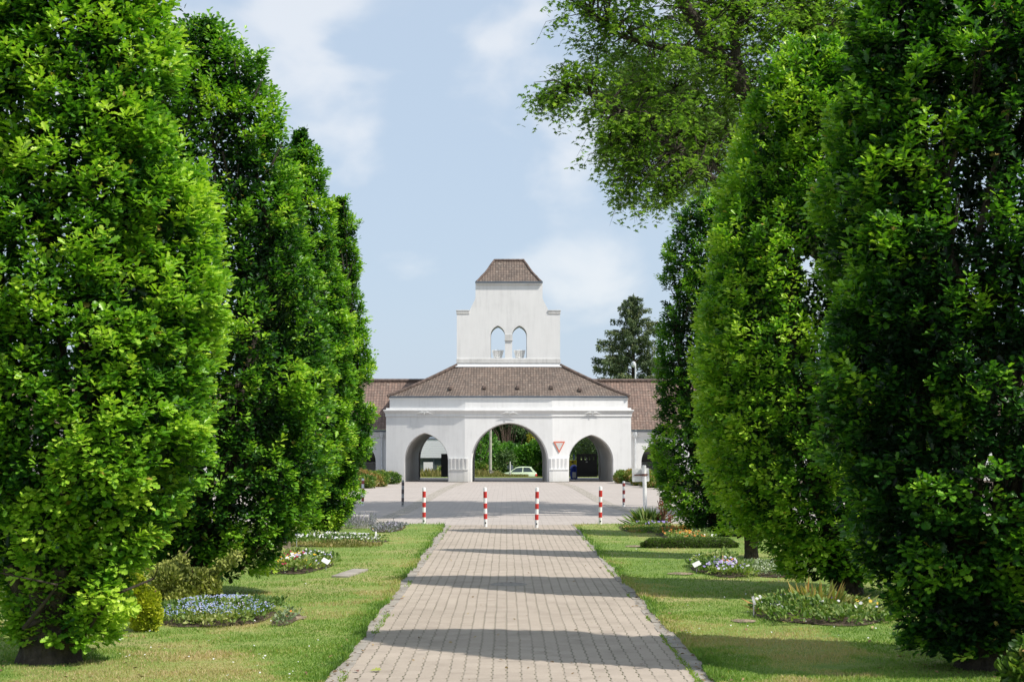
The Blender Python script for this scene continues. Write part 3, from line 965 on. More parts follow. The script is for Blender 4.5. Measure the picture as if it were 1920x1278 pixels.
# belfry: one slab with curved shoulders, two pointed openings
bz0 = 6.90
def X_(px): return (px - 955.3) / 30.55
def Z_(py): return CAM_H + (768 - py) / 30.55 - GZ
sh = Z_(583)
prof = [(X_(858), bz0), (X_(1052), bz0), (X_(1052), sh), (X_(1030), sh)]
for px, py in ((1029, 579), (1025, 571), (1021, 563.5), (1019, 558)): prof.append((X_(px), Z_(py)))
prof += [(X_(1019), Z_(531)), (X_(893), Z_(531))]
for px, py in ((893, 558), (891, 563.5), (887, 571), (883, 579)): prof.append((X_(px), Z_(py)))
prof += [(X_(882), sh), (X_(858), sh)]
def ogive(x0, x1, zb, zs, zt, n=9):
    xm = (x0 + x1) / 2; a = (x1 - x0) / 2
    pts = [(x0, zb)]
    for i in range(n + 1):
        th = PI / 2 * i / n
        f = math.sin(th) * 0.62 + 0.38 * i / n
        pts.append((xm - a * math.cos(th), zs + (zt - zs) * f))
    for i in range(n):
        th = PI / 2 * (n - 1 - i) / n
        f = math.sin(th) * 0.62 + 0.38 * (n - 1 - i) / n
        pts.append((xm + a * math.cos(th), zs + (zt - zs) * f))
    pts.append((x1, zb))
    return pts
ops = [ogive(X_(921.5), X_(948.5), Z_(671), Z_(628), Z_(610)), ogive(X_(962), X_(989.5), Z_(671), Z_(628), Z_(610))]
tw = MB()
loops = [[Vector((p[0], p[1], 0)) for p in prof]] + [[Vector((p[0], p[1], 0)) for p in o_] for o_ in ops]
flat = [p for l in loops for p in l]
for t in tessellate_polygon(loops):
    tw.face([(flat[i].x, TY0, flat[i].y) for i in t])
    tw.face([(flat[i].x, TY1, flat[i].y) for i in reversed(t)])
for lp in [prof] + ops:
    for i in range(len(lp)):
        a, b = lp[i], lp[(i + 1) % len(lp)]
        tw.face([(a[0], TY0, a[1]), (b[0], TY0, b[1]), (b[0], TY1, b[1]), (a[0], TY1, a[1])])
belfry = tw.build('belfry', M['white'], gate)
tr = MB()
for a, b in ((856.5, 881.8), (1029.2, 1053.5)):      # shoulder copings
    tr.box(X_(a), X_(b), TY0 - 0.06, TY1 + 0.06, sh + 0.003, sh + 0.07)
    tr.box(X_(a) + .02, X_(b) - (0.02 if a > 1000 else 0), TY0 - 0.035, TY1 + 0.035, sh - 0.16, sh + 0.001)
tr.box(X_(857.3), X_(1052.7), TY0 - 0.05, TY1 + 0.05, Z_(680), Z_(672.5))      # sill band
tr.box(X_(948), X_(962.5), TY0 - 0.05, TY0 + 0.3, Z_(637), Z_(627))           # capital between the openings
tr.box(X_(947), X_(963.5), TY0 - 0.07, TY0 + 0.3, Z_(638.2), Z_(637))
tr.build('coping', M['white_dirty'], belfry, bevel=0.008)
fl = MB()
path_f = [(-TWH, TY1), (-TWH, TY0), (TWH, TY0), (TWH, TY1)]
fl.sweep(path_f, [(0.0, Z_(683.0)), (0.06, Z_(683.5)), (0.16, Z_(687.2)), (0.15, Z_(688)), (0.0, Z_(686))])
fl.build('flashing', M['whitelead'], roof)
# carved bowls in the openings
for (a, b) in ((922, 948), (963, 989)):
    ob = MB(); xm = (X_(a) + X_(b)) / 2; zb, zt = Z_(671.2), Z_(656)
    y0 = TY0 + 0.28
    for q in range(5):                                # fluted flare
        f0, f1 = -1 + q * 0.4, -1 + (q + 1) * 0.4
        bw, tw_ = 0.24, 0.37
        yb_ = y0 - (0.05 if q % 2 else 0.0)
        ob.hexa([(xm + f0 * bw, yb_, zb), (xm + f1 * bw, yb_, zb), (xm + f1 * bw, y0 + .2, zb), (xm + f0 * bw, y0 + .2, zb),
                 (xm + f0 * tw_, yb_ - .04, zt), (xm + f1 * tw_, yb_ - .04, zt), (xm + f1 * tw_, y0 + .2, zt), (xm + f0 * tw_, y0 + .2, zt)])
    for q in range(4):
        z = zb + 0.08 + q * 0.125
        for s in (-1, 1):
            ob.tube([(xm, y0 - .09, z), (xm + s * 0.10, y0 - .12, z + 0.01), (xm + s * 0.17, y0 - .11, z + 0.055)], [0.028, 0.024, 0.01], 6)
    ob.tube([(xm, y0 - .09, zb), (xm, y0 - .1, zt + 0.07)], [0.03, 0.02], 6)
    ob.build('carved_bowl', M['bwhite'], belfry)

# cap roof
cr = MB()
zt0, zt1 = Z_(528), Z_(485)
def ring(w, d, z, yc=(TY0 + TY1) / 2, xc=X_(956)):
    return [Vector((xc - w, yc - d, z)), Vector((xc + w, yc - d, z)), Vector((xc + w, yc + d, z)), Vector((xc - w, yc + d, z))]
rings = []
for t in (0, .1, .25, .42, .6, .8, 1.0):
    z = zt0 + (zt1 - zt0) * t
    w = {0: 1.98, .1: 1.84, .25: 1.68, .42: 1.46, .6: 1.29, .8: 1.12, 1.0: 0.93}[t]
    d = {0: 1.40, .1: 1.24, .25: 1.02, .42: 0.78, .6: 0.55, .8: 0.32, 1.0: 0.03}[t]
    rings.append(ring(w, d, z))
for k_ in range(4):
    vacc = 0
    for a, b in zip(rings[:-1], rings[1:]):
        p, q, r_, s_ = a[k_], a[(k_ + 1) % 4], b[(k_ + 1) % 4], b[k_]
        ed = (rings[0][(k_ + 1) % 4] - rings[0][k_]).normalized()
        nh = Vector((ed.y, -ed.x, 0))
        dv = math.hypot((s_ - p).dot(nh), s_.z - p.z)
        o0 = rings[0][k_]
        cr.face([p, q, r_, s_], uv=[((w_ - o0).dot(ed), vv) for w_, vv in ((p, vacc), (q, vacc), (r_, vacc + dv), (s_, vacc + dv))])
        vacc += dv
cr.face(rings[-1], uv=[(0, 0)] * 4)
cap = cr.build('belfry_roof', M['tile'], gate)
hh = MB()
for k_ in range(4):
    hh = MB()
    ridge_row(hh, [r_[k_] for r_ in rings], 0.075, 0.3)
    hh.build('hip_tiles', M['tile_dark'], cap)
hh = MB()
ridge_row(hh, [rings[-1][0] + Vector((0, .03, .03)), rings[-1][1] + Vector((0, .03, .03))], 0.09, 0.3)
hh.build('ridge_tiles', M['tile_dark'], cap)
cg = MB()
yc = (TY0 + TY1) / 2; xc = X_(956)
pc = [(xc - 2.03, yc + 1.42), (xc - 2.03, yc - 1.42), (xc + 2.03, yc - 1.42), (xc + 2.03, yc + 1.42)]
cg.sweep(pc, [(0.0, Z_(530.0)), (0.05, Z_(529)), (0.05, Z_(527)), (-0.05, Z_(527)), (-0.2, Z_(527.8)), (-0.2, Z_(530))], closed_path=True)
cg.build('belfry_gutter', M['lead'], cap)
ce = MB()
ce.sweep(pc, [(-0.04, Z_(533)), (0.0, Z_(532)), (0.0, Z_(530.3)), (-0.9, Z_(530.3)), (-0.9, Z_(533))], closed_path=True)
ce.build('belfry_cornice', M['white'], cap)

# pylons between the arches: plain block, ledge, fluted flare above; they wrap the corners of the front
def pylon(sx):
    ps = sorted
    x_in, x_out = 2.42, 3.55
    P = lambda x, o: None
    pm = MB()
    path = [(-x_out, plan_y(x_out)), (-HW, 0.0), (-x_in, 0.0)] if sx < 0 else [(x_in, 0.0), (HW, 0.0), (x_out, plan_y(x_out))]
    pm.sweep(path, [(-0.1, -0.1), (0.13, -0.1), (0.12, 0.72), (-0.1, 0.72)])
    pm.sweep(path, [(-0.1, 0.723), (0.155, 0.723), (0.155, 0.765), (-0.1, 0.765)])
    # flutes
    segs = []
    P_ = [Vector(p) for p in path]
    tot = [(P_[i + 1] - P_[i]).length for i in range(2)]
    for i in range(2):
        n = max(1, round(tot[i] / 0.26))
        d = (P_[i + 1] - P_[i]) / n
        nn = Vector((d.y, -d.x)).normalized()
        for q in range(n):
            a = P_[i] + d * q; b = P_[i] + d * (q + 1)
            m = (a + b) / 2
            for (p0, p1, o0, o1) in ((a, m, 0.015, 0.045), (m, b, 0.045, 0.015)):
                zb_, zt_ = 0.768, 1.40 + (0.02 if q % 2 else 0.0)
                A, B = p0 + nn * o0, p1 + nn * o1
                A2, B2 = p0 + nn * (o0 + 0.08), p1 + nn * (o1 + 0.08)
                ia, ib = p0 - nn * 0.08, p1 - nn * 0.08
                pm.hexa([(A.x, A.y, zb_), (B.x, B.y, zb_), (ib.x, ib.y, zb_), (ia.x, ia.y, zb_),
                         (A2.x, A2.y, zt_), (B2.x, B2.y, zt_), (ib.x, ib.y, zt_), (ia.x, ia.y, zt_)])
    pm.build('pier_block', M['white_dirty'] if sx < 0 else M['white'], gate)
    # low plinth step
    st = MB()
    st.sweep(path, [(-0.05, -0.1), (0.30, -0.1), (0.30, 0.05), (-0.05, 0.05)])
    st.build('plinth', M['kerb'], gate)
pylon(-1); pylon(1)

# leaf ornaments on the cornice
def ornament(px):
    x = (px - 953) / 31.0
    y = plan_y(x); s = 0 if abs(x) < HW else (1 if x > 0 else -1)
    ang = math.atan(CANT) * s
    om = MB()
    for sd in (-1, 1):
        for q in range(5):
            l = 0.13 + 0.10 * q
            zz = 0.02 + 0.03 * math.sin(q)
            om.tube([(0.02 * sd, 0, -0.02), (sd * l * .5, -0.03, 0.05 + zz), (sd * l, -0.01, -0.05 + zz)], [0.02, 0.024, 0.006], 6)
    om.tube([(0, -0.02, -0.12), (0, -0.04, 0.07)], [0.015, 0.035], 6)
    o = om.build('leaf_ornament', M['bwhite'], cornice, smooth=True, merge=False)
    o.rotation_euler = (0, 0, ang)
    nx, ny = (math.sin(ang), -math.cos(ang))
    o.location = (x + nx * 0.135, y + ny * 0.135, 4.10)
for px in (797, 955, 1108): ornament(px)

# gate leaves (dark sheet steel with round cut-outs), folded back in the side passages
def gate_leaf(x0, x1, y, h, holes, a=0.0):
    """a door leaf; holes (x, z, r) are pierced through"""
    mbq = MB()
    outer = [Vector((x0, 0.06, 0)), Vector((x1, 0.06, 0)), Vector((x1, h, 0)), Vector((x0, h, 0))]
    hl = [[Vector((cx + r * math.cos(2 * PI * i / 8), cz + r * math.sin(2 * PI * i / 8), 0)) for i in range(8)] for cx, cz, r in holes]
    lps = [outer] + hl
    fl_ = [p for l in lps for p in l]
    for t in tessellate_polygon(lps):
        mbq.face([(fl_[i].x, y, fl_[i].y) for i in t]); mbq.face([(fl_[i].x, y + .05, fl_[i].y) for i in reversed(t)])
    for lp in lps:
        for i in range(len(lp)):
            p, q = lp[i], lp[(i + 1) % len(lp)]
            mbq.face([(p.x, y, p.y), (q.x, y, q.y), (q.x, y + .05, q.y), (p.x, y + .05, p.y)])
    return mbq
yb2 = T + plan_y(4.4) + 0.12
lf = gate_leaf(-4.28, -3.05, yb2, 1.52, [(-3.72 + i * 0.17 + (0.085 if j % 2 else 0), 1.12 + j * 0.10 - 0.1, 0.06) for j in range(4) for i in range(3)])
lf.build('gate_leaf', M['darkmetal'], gate)
lf = gate_leaf(4.32, 5.62, yb2, 1.52, [(4.62 + i * 0.26, 1.18 + j * 0.12, 0.05) for i in range(4) for j in range(2)])
leaf2 = lf.build('gate_leaf', M['darkmetal'], gate)
lk = MB(); lk.box(4.90, 5.02, yb2 - 0.03, yb2 - 0.003, 0.98, 1.04); lk.build('lock_plate', M['bwhite'], leaf2)
lk = MB(); lk.box(4.93, 4.98, yb2 - 0.05, yb2 - 0.003, 1.14, 1.27)
lk.build('handle', M['bwhite'], leaf2)
lf = gate_leaf(-5.62, -5.57, yb2 - 0.5, 1.6, [])
lf.build('gate_post', M['darkmetal'], gate)

# ------------------------------------------------------------------ wings
def wing(sx, label):
    W = empty('arcade_wing', (GX + sx * 7.05, GY + 3.1, GZ - 0.05), 0, label, 'arcade wing')
    H = 3.00; Ln = 34.0
    xs0, xs1 = (0.0, Ln) if sx > 0 else (-Ln, 0.0)
    wl = MB()
    centers = []
    c = 2.25 * sx
    while abs(c) < Ln - 2:
        centers.append(c); c += 3.6 * sx
    centers.sort()
    poly = [(xs0, -0.1)]
    arcs = []
    for c in centers:
        a = arch_pts(c - 1.12, c + 1.12, 1.15, 2.42, 0.25)
        arcs.append(a); poly += a
    poly += [(xs1, -0.1), (xs1, H), (xs0, H)]
    for t in tessellate_polygon([[Vector((p[0], p[1], 0)) for p in poly]]):
        wl.face([(poly[i][0], 0, poly[i][1]) for i in t]); wl.face([(poly[i][0], 0.45, poly[i][1]) for i in reversed(t)])
    for a in arcs:
        for i in range(len(a) - 1):
            wl.face([(a[i][0], 0, a[i][1]), (a[i + 1][0], 0, a[i + 1][1]), (a[i + 1][0], .45, a[i + 1][1]), (a[i][0], .45, a[i][1])])
    D = 5.6
    xe = xs1 if sx > 0 else xs0
    wl.box(min(xe, xe + .3 * sx), max(xe, xe + .3 * sx), 0, D, -0.1, H)
    wl.build('wall', M['white'], W)
    # rear wall with windows
    rw = MB()
    win = [(c - 0.75, c + 0.75) for c in centers]
    edges = [xs0] + [e for w_ in win for e in w_] + [xs1]
    for i in range(0, len(edges), 2):
        rw.box(edges[i], edges[i + 1], D - 0.4, D, -0.1, H)
    for a, b in win:
        rw.box(a, b, D - 0.4, D, -0.1, 0.9); rw.box(a, b, D - 0.4, D, 2.3, H)
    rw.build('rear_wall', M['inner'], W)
    for a, b in win[:3] if sx > 0 else win[-3:]:
        f = MB(); f.box(a, b, D - 0.30, D - 0.25, 0.9, 0.97); f.box(a, b, D - 0.30, D - 0.25, 2.23, 2.3); f.box(a, b, D - .30, D - .25, 1.55, 1.62)
        f.box(a, a + .06, D - 0.30, D - 0.25, 0.97, 2.23); f.box(b - .06, b, D - 0.30, D - 0.25, 0.97, 2.23)
        fr = f.build('window_frame', M['bwhite'], W)
        g_ = MB(); g_.box(a + .06, b - .06, D - .285, D - .265, .97, 2.23); g_.build('pane', M['glass'], fr)
    co = MB()
    pth = [(xs0, 0.0), (xs1, 0.0)]
    co.sweep(pth, [(0.0, 2.66), (0.04, 2.66), (0.04, 2.72), (0.08, 2.75), (0.13, 2.88), (0.17, 2.92), (0.17, 3.0), (-0.2, 3.0), (-0.2, 2.9), (0, 2.9)])
    co.build('cornice', M['white'], W)
    gt = MB()
    gt.sweep(pth, [(0.14, 3.01), (0.24, 3.02), (0.28, 3.07), (0.28, 3.12), (0.25, 3.12), (0.22, 3.07), (0.0, 3.08), (0.0, 3.01)])
    gt.build('gutter', M['lead'], W)
    # roof
    r_ = MB()
    zr = 6.18; yr = 3.3
    e0 = (-0.27, 3.14); n = 5
    pr = [e0] + [(e0[0] + (yr - e0[0]) * t, e0[1] + (zr - e0[1]) * t ** 1.06) for t in (0.2, .4, .6, .8, 1.0)]
    xa, xb = (xs0 - (0.0 if sx > 0 else 0.4), xs1 + (0.4 if sx > 0 else 0.0))
    # the roof runs on behind the main roof
    if sx > 0: xa -= 2.4
    else: xb += 2.4
    for back in (0, 1):
        vacc = 0
        for (y0, z0), (y1, z1) in zip(pr[:-1], pr[1:]):
            dv = math.hypot(y1 - y0, z1 - z0)
            if back: y0, y1 = 2 * yr - y0, 2 * yr - y1
            xa_ = xa if (z0 > 3.2) else xa
            r_.face([(xa_, y0, z0), (xb, y0, z0), (xb, y1, z1), (xa_, y1, z1)], uv=[(xa_, vacc), (xb, vacc), (xb, vacc + dv), (xa_, vacc + dv)])
            vacc += dv
    rof = r_.build('roof', M['tile_wing'], W)
    rd = MB(); ridge_row(rd, [(xa, yr, zr + .02), (xb, yr, zr + .02)], 0.12, 0.38)
    rd.build('ridge_tiles', M['tile_dark'], rof)
    # ceiling
    cl = MB(); cl.box(xs0, xs1, 0.46, D - .41, 2.95, 3.0); cl.build('ceiling', M['inner'], W)
    # downpipes
    def pipe(x):
        d = MB()
        d.lathe([(0.05, 2.62), (0.13, 2.78), (0.15, 2.98), (0.15, 3.0)], 12, x, -0.13)
        d.tube([(x, -0.11, 2.66), (x, -0.09, 2.5), (x, -0.09, -0.05)], 0.055, 10)
        for z in (0.35, 1.3, 2.3): d.tube([(x, -0.09, z), (x, -0.09, z + .05)], 0.072, 10)
        d.build('downpipe', M['whitelead'], W, smooth=True)
    pipe(0.75 * sx)
    pipe(21.6 * sx)
    return W
k = NT('window_glass'); k.base((0.05, 0.07, 0.09)); k.rough(0.06); k.b.inputs['Specular IOR Level'].default_value = 0.8
M['glass'] = k.m
wing(1, 'low white arcade wing with brown tiled roof on the right of the gatehouse')
wing(-1, 'low white arcade wing with brown tiled roof on the left of the gatehouse')

# ================================================================== COLUMNAR OAKS
def interp(x, xs, ys):
    return np.interp(x, xs, ys)
PH = [0.0, 0.06, 0.11, 0.2, 0.42, 0.62, 0.75, 0.87, 0.95, 1.0]
PR = [0.42, 0.62, 0.78, 0.94, 1.0, 0.83, 0.68, 0.54, 0.40, 0.16]
SQ = 0.72                          # the crowns are shallower along the row than across it
def column_oak(x, y, H, Rm, seed, nshoot, lsize, label, shape='oak', z0=0.5, cx=0.0, prof=None, holes=(), tint=0.0, trunk_r=0.24, wild=0.05, up=0.75, barkm='bark'):
    z0 = z0 - 0.2
    rs = np.random.RandomState(seed); rr = random.Random(seed)
    base = (x, y, gz(x, y))
    root = empty('columnar_oak', base, 0, label, 'tree', 'columnar oaks lining the path')
    pr = prof or PR
    hs = z0; hh = H - z0
    # heights with density following circumference
    grid = np.linspace(0, 1, 400)
    w = interp(grid, PH, pr) + 0.12
    cdf = np.cumsum(w); cdf /= cdf[-1]
    def shell(n, depth, dpow, out=0.0):
        t = np.interp(rs.rand(n), cdf, grid)
        th = rs.rand(n) * 2 * PI
        R0 = interp(t, PH, pr) * Rm
        q = np.stack([np.cos(th) * R0, np.sin(th) * R0, t * hh + hs], 1)
        lump = rnoise(q, seed + 1, 1.5, 3)
        fine = rnoise(q * np.array([1, 1, 1.5]), seed + 2, 4.5, 2)
        r = R0 * (1 + 0.06 * lump) + 0.11 * fine - depth * rs.rand(n) ** dpow + out
        dens = np.ones(n)
        hollow = rnoise(q, seed + 3, 2.6, 2)
        r = np.where(hollow < -0.55, r - 0.30, r)
        for (ha, hz, hr) in holes:
            ang = np.abs((th - ha + PI) % (2 * PI) - PI) * R0
            d2 = np.sqrt(ang ** 2 + ((t * hh + hs - hz) * 0.7) ** 2)
            r = np.where(d2 < hr, r - 0.75 * (1 - d2 / hr) - 0.1, r)
            dens = np.where(d2 < hr * 0.8, dens * 0.08, dens)
        r = np.maximum(r, 0.05)
        k_ = rs.rand(n) < dens
        cxx = cx * (t ** 1.0)
        q = np.stack([np.cos(th) * r + cxx, np.sin(th) * r * SQ, t * hh + hs], 1)
        tilt = np.gradient(interp(grid, PH, pr) * Rm, grid * hh)
        sl = np.interp(t, grid, tilt)
        o = nrmz(np.stack([np.cos(th), np.sin(th) / SQ, np.clip(-sl, -1.0, 1.6)], 1))
        return q[k_], o[k_], lump[k_], t[k_], fine[k_]
    q, o, lump, t, fine = shell(nshoot, 0.26, 1.5)
    n = len(q)
    shoot = nrmz(o * 0.9 + np.array([0, 0, up * .7]) + rs.normal(size=o.shape) * 0.3)
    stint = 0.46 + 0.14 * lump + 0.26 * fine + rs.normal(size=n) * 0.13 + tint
    stint = np.where(rs.rand(n) < 0.035, stint + 0.35, stint)
    K = 8
    P = []; A = []; U = []; S = []; TI = []
    e1 = nrmz(np.cross(shoot, np.array([0.3, 0.2, 1.0]) + rs.normal(size=shoot.shape) * 0.01))
    e2 = np.cross(shoot, e1)
    slen = lsize * (0.9 + 0.9 * rs.rand(n))
    # longer free shoots here and there
    lng = rs.rand(n) < wild
    slen = np.where(lng, slen * 2.1, slen)
    off = rs.rand(n) * 6.28
    for j in range(K):
        f = (j + 0.6) / K
        a = off + j * 2.4 + rs.normal(size=n) * 0.25
        rad = e1 * np.cos(a)[:, None] + e2 * np.sin(a)[:, None]
        spread = 1.25 - 0.8 * f
        ax = nrmz((shoot * (0.45 + 0.8 * f) + rad * spread) * np.array([1, 1, .55]) + rs.normal(size=shoot.shape) * 0.15)
        P.append(q + shoot * (slen * (f - 0.3))[:, None] + rad * 0.012)
        A.append(ax)
        U.append(nrmz(shoot * 0.35 - rad * (0.25) + np.array([0, 0, 1.0]) + rs.normal(size=shoot.shape) * 0.33))
        S.append(lsize * (1.05 - 0.35 * f) * (0.8 + 0.4 * rs.rand(n)))
        TI.append(stint + 0.16 * (f - 0.4) + rs.normal(size=n) * 0.06)
    # inner leaves that close the crown, tinted dark for the shade inside
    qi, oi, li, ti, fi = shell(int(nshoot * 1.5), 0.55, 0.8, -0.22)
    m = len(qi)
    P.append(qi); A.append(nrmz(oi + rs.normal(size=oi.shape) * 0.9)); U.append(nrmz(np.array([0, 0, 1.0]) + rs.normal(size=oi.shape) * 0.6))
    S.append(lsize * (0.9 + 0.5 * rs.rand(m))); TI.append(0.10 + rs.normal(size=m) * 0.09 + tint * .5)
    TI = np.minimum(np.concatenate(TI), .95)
    TI[rs.rand(len(TI)) < .003] = 1.0
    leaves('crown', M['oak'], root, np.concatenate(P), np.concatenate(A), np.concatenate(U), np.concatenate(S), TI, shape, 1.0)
    # trunk: short fluted bole breaking into many rising stems
    tb = MB()
    for i in range(7):
        a = i / 7 * 2 * PI + rr.uniform(-.3, .3); c_, s_ = math.cos(a), math.sin(a)
        r = trunk_r
        tb.tube([(c_ * r * .85, s_ * r * .85, -0.12), (c_ * r * .55, s_ * r * .55, 0.12), (c_ * r * .5, s_ * r * .5, 0.35), (c_ * r * .7, s_ * r * .7, 0.6), (c_ * r * 1.5, s_ * r * 1.5, 1.0)],
                [r * .62, r * .55, r * .5, r * .45, r * .26], 9)
    NT_, NZ_ = 56, 22                    # gnarled bole
    gp = []
    for j in range(NZ_ + 1):
        z = -0.12 + j / NZ_ * 0.75
        for i in range(NT_):
            th = 2 * PI * i / NT_
            gp.append((math.cos(th), math.sin(th), z))
    gp = np.array(gp)
    bump = rnoise(gp * np.array([1, 1, 2.5]), seed + 9, 2.2, 4) * .17 + rnoise(gp * np.array([1, 1, .5]), seed + 10, 6.0, 2) * .07
    rad = trunk_r * (0.98 + .35 * np.clip(.16 - gp[:, 2], 0, 1) * 1.6 + bump * 1.25 + .10 * np.clip(gp[:, 2] - .3, 0, 1) * 3)
    b0 = len(tb.v)
    tb.v.extend([(x_ * r_, y_ * r_, z_) for (x_, y_, z_), r_ in zip(gp, rad)])
    for j in range(NZ_):
        for i in range(NT_):
            i2 = (i + 1) % NT_
            tb.f.append((b0 + j * NT_ + i, b0 + j * NT_ + i2, b0 + (j + 1) * NT_ + i2, b0 + (j + 1) * NT_ + i)); tb.uv.append(None); tb.mi.append(0)
    ns = 15
    for i in range(ns):
        a = i / ns * 2 * PI + rr.uniform(-.2, .2)
        k1 = rr.uniform(0.35, 0.8)
        pts = []; rads = []
        top = rr.uniform(0.6, 0.97)
        for j in range(9):
            tt = j / 8 * top
            R0 = float(interp(tt, PH, pr)) * Rm * k1 * min(1, 0.25 + j * 0.14)
            if j == 0: R0 = trunk_r * 0.55
            aa = a + 0.25 * math.sin(j * 1.3 + i)
            pts.append((math.cos(aa) * R0 + cx * tt, math.sin(aa) * R0 * SQ, 0.42 + tt * hh))
            rads.append(max(0.008, 0.062 * (1 - tt * 0.93)))
        tb.tube(pts, rads, 6)
        for j in range(2, 8):            # side twigs
            for _ in range(2):
                a2 = a + rr.uniform(-1.0, 1.0); p0 = Vector(pts[j])
                tb.tube([p0, p0 + Vector((math.cos(a2) * .11 * Rm, math.sin(a2) * .08 * Rm, .25)), p0 + Vector((math.cos(a2) * .19 * Rm, math.sin(a2) * .13 * Rm, .55))], [.017, .012, .004], 5, cap=False)
    # low side branches reaching out under the crown
    for i in range(4):
        a = rr.uniform(0, 6.28); rl = Rm * rr.uniform(.4, .7); pts = []
        for j in range(6):
            f = j / 5; a2 = a + .3 * math.sin(j * 1.9 + i)
            pts.append((math.cos(a2) * (.1 + rl * f), math.sin(a2) * (.1 + rl * f) * SQ, .4 + .1 * math.sin(j * 2.3) + f * f * .7))
        tb.tube(pts, [.036, .027, .021, .016, .011, .005], 6)
    tb.build('trunk', M[barkm], root, smooth=True, merge=False)
    return root

PL1 = [0.30, 0.40, 0.52, 0.84, 0.88, 0.71, 0.57, 0.42, 0.32, 0.15]
PL2 = [0.42, 0.66, 0.84, 0.99, 1.0, 0.78, 0.66, 0.50, 0.42, 0.20]
PL4 = [0.30, 0.55, 0.78, 0.95, 0.95, 0.66, 0.50, 0.40, 0.30, 0.10]
PR1 = [0.42, 0.58, 0.72, 0.95, 0.94, 0.84, 0.76, 0.60, 0.44, 0.2]
column_oak(-4.62, 16.3, 8.8, 1.88, 101, 9800, 0.112, 'nearest columnar oak on the left, thick knobbly trunk, its top beyond the picture', cx=0.0, trunk_r=0.27, z0=0.45, prof=PL1, holes=((-2.2, 1.35, .5),), tint=0.08)
column_oak(-4.40, 23.5, 8.45, 1.78, 102, 8200, 0.108, 'second columnar oak on the left behind the olive conifer, tall rounded top', cx=-0.02, trunk_r=0.22, prof=PL2, holes=((-1.2, 6.4, .4), (-.6, 3.9, .45)), tint=-0.10)
column_oak(-4.45, 32.0, 8.45, 1.30, 103, 5200, 0.11, 'third columnar oak on the left beside the bed of white pansies, pale trunk', 'leaf', cx=0.3, trunk_r=0.13, prof=PL4, z0=1.15, barkm='bark_pale', tint=-0.08)
column_oak(-4.47, 39.6, 8.3, 1.02, 104, 5200, 0.11, 'farthest columnar oak on the left, beside the lavender and the stone block', 'leaf', cx=0.35, trunk_r=0.17, prof=PL4, z0=0.25, wild=0.12, tint=-0.10)
column_oak(4.72, 15.8, 8.1, 1.68, 105, 9000, 0.112, 'nearest columnar oak on the right, crown tinted dark for shade, bare twigs showing, top beyond the picture', cx=0.0, trunk_r=0.26, z0=0.40, prof=PR1, holes=((-1.75, 6.9, .45), (-1.2, 2.9, .5), (-1.9, 4.6, .35), (-1.35, 5.2, .3)), tint=-0.24)  # shade over this crown is put into its leaf tint
column_oak(4.98, 23.6, 8.2, 1.95, 106, 8600, 0.112, 'second columnar oak on the right with bright yellow green shoots', cx=-0.35, trunk_r=0.22, holes=((-1.85, 4.5, .5), (-1.3, 3.3, .3)), tint=0.06, wild=0.12)  # leaf tint raised to stand in for strong sun on the crown
column_oak(4.72, 31.0, 8.15, 1.0, 107, 5000, 0.112, 'third columnar oak on the right, slim, thin trunk beside the pansy bed', 'leaf', cx=0.05, trunk_r=0.12, tint=0.05, z0=0.7)
PQ = [0.5, 0.75, 0.9, 1.0, 1.0, 0.93, 0.86, 0.76, 0.58, 0.15]
column_oak(5.05, 38.8, 8.3, 1.38, 108, 5600, 0.11, 'farthest columnar oak on the right behind the low clipped hedge, narrow crown tinted dark for shade', 'leaf', cx=0.02, trunk_r=0.16, prof=PQ, tint=-0.16, z0=0.3)  # leaf tint lowered, standing in for shade on the crown

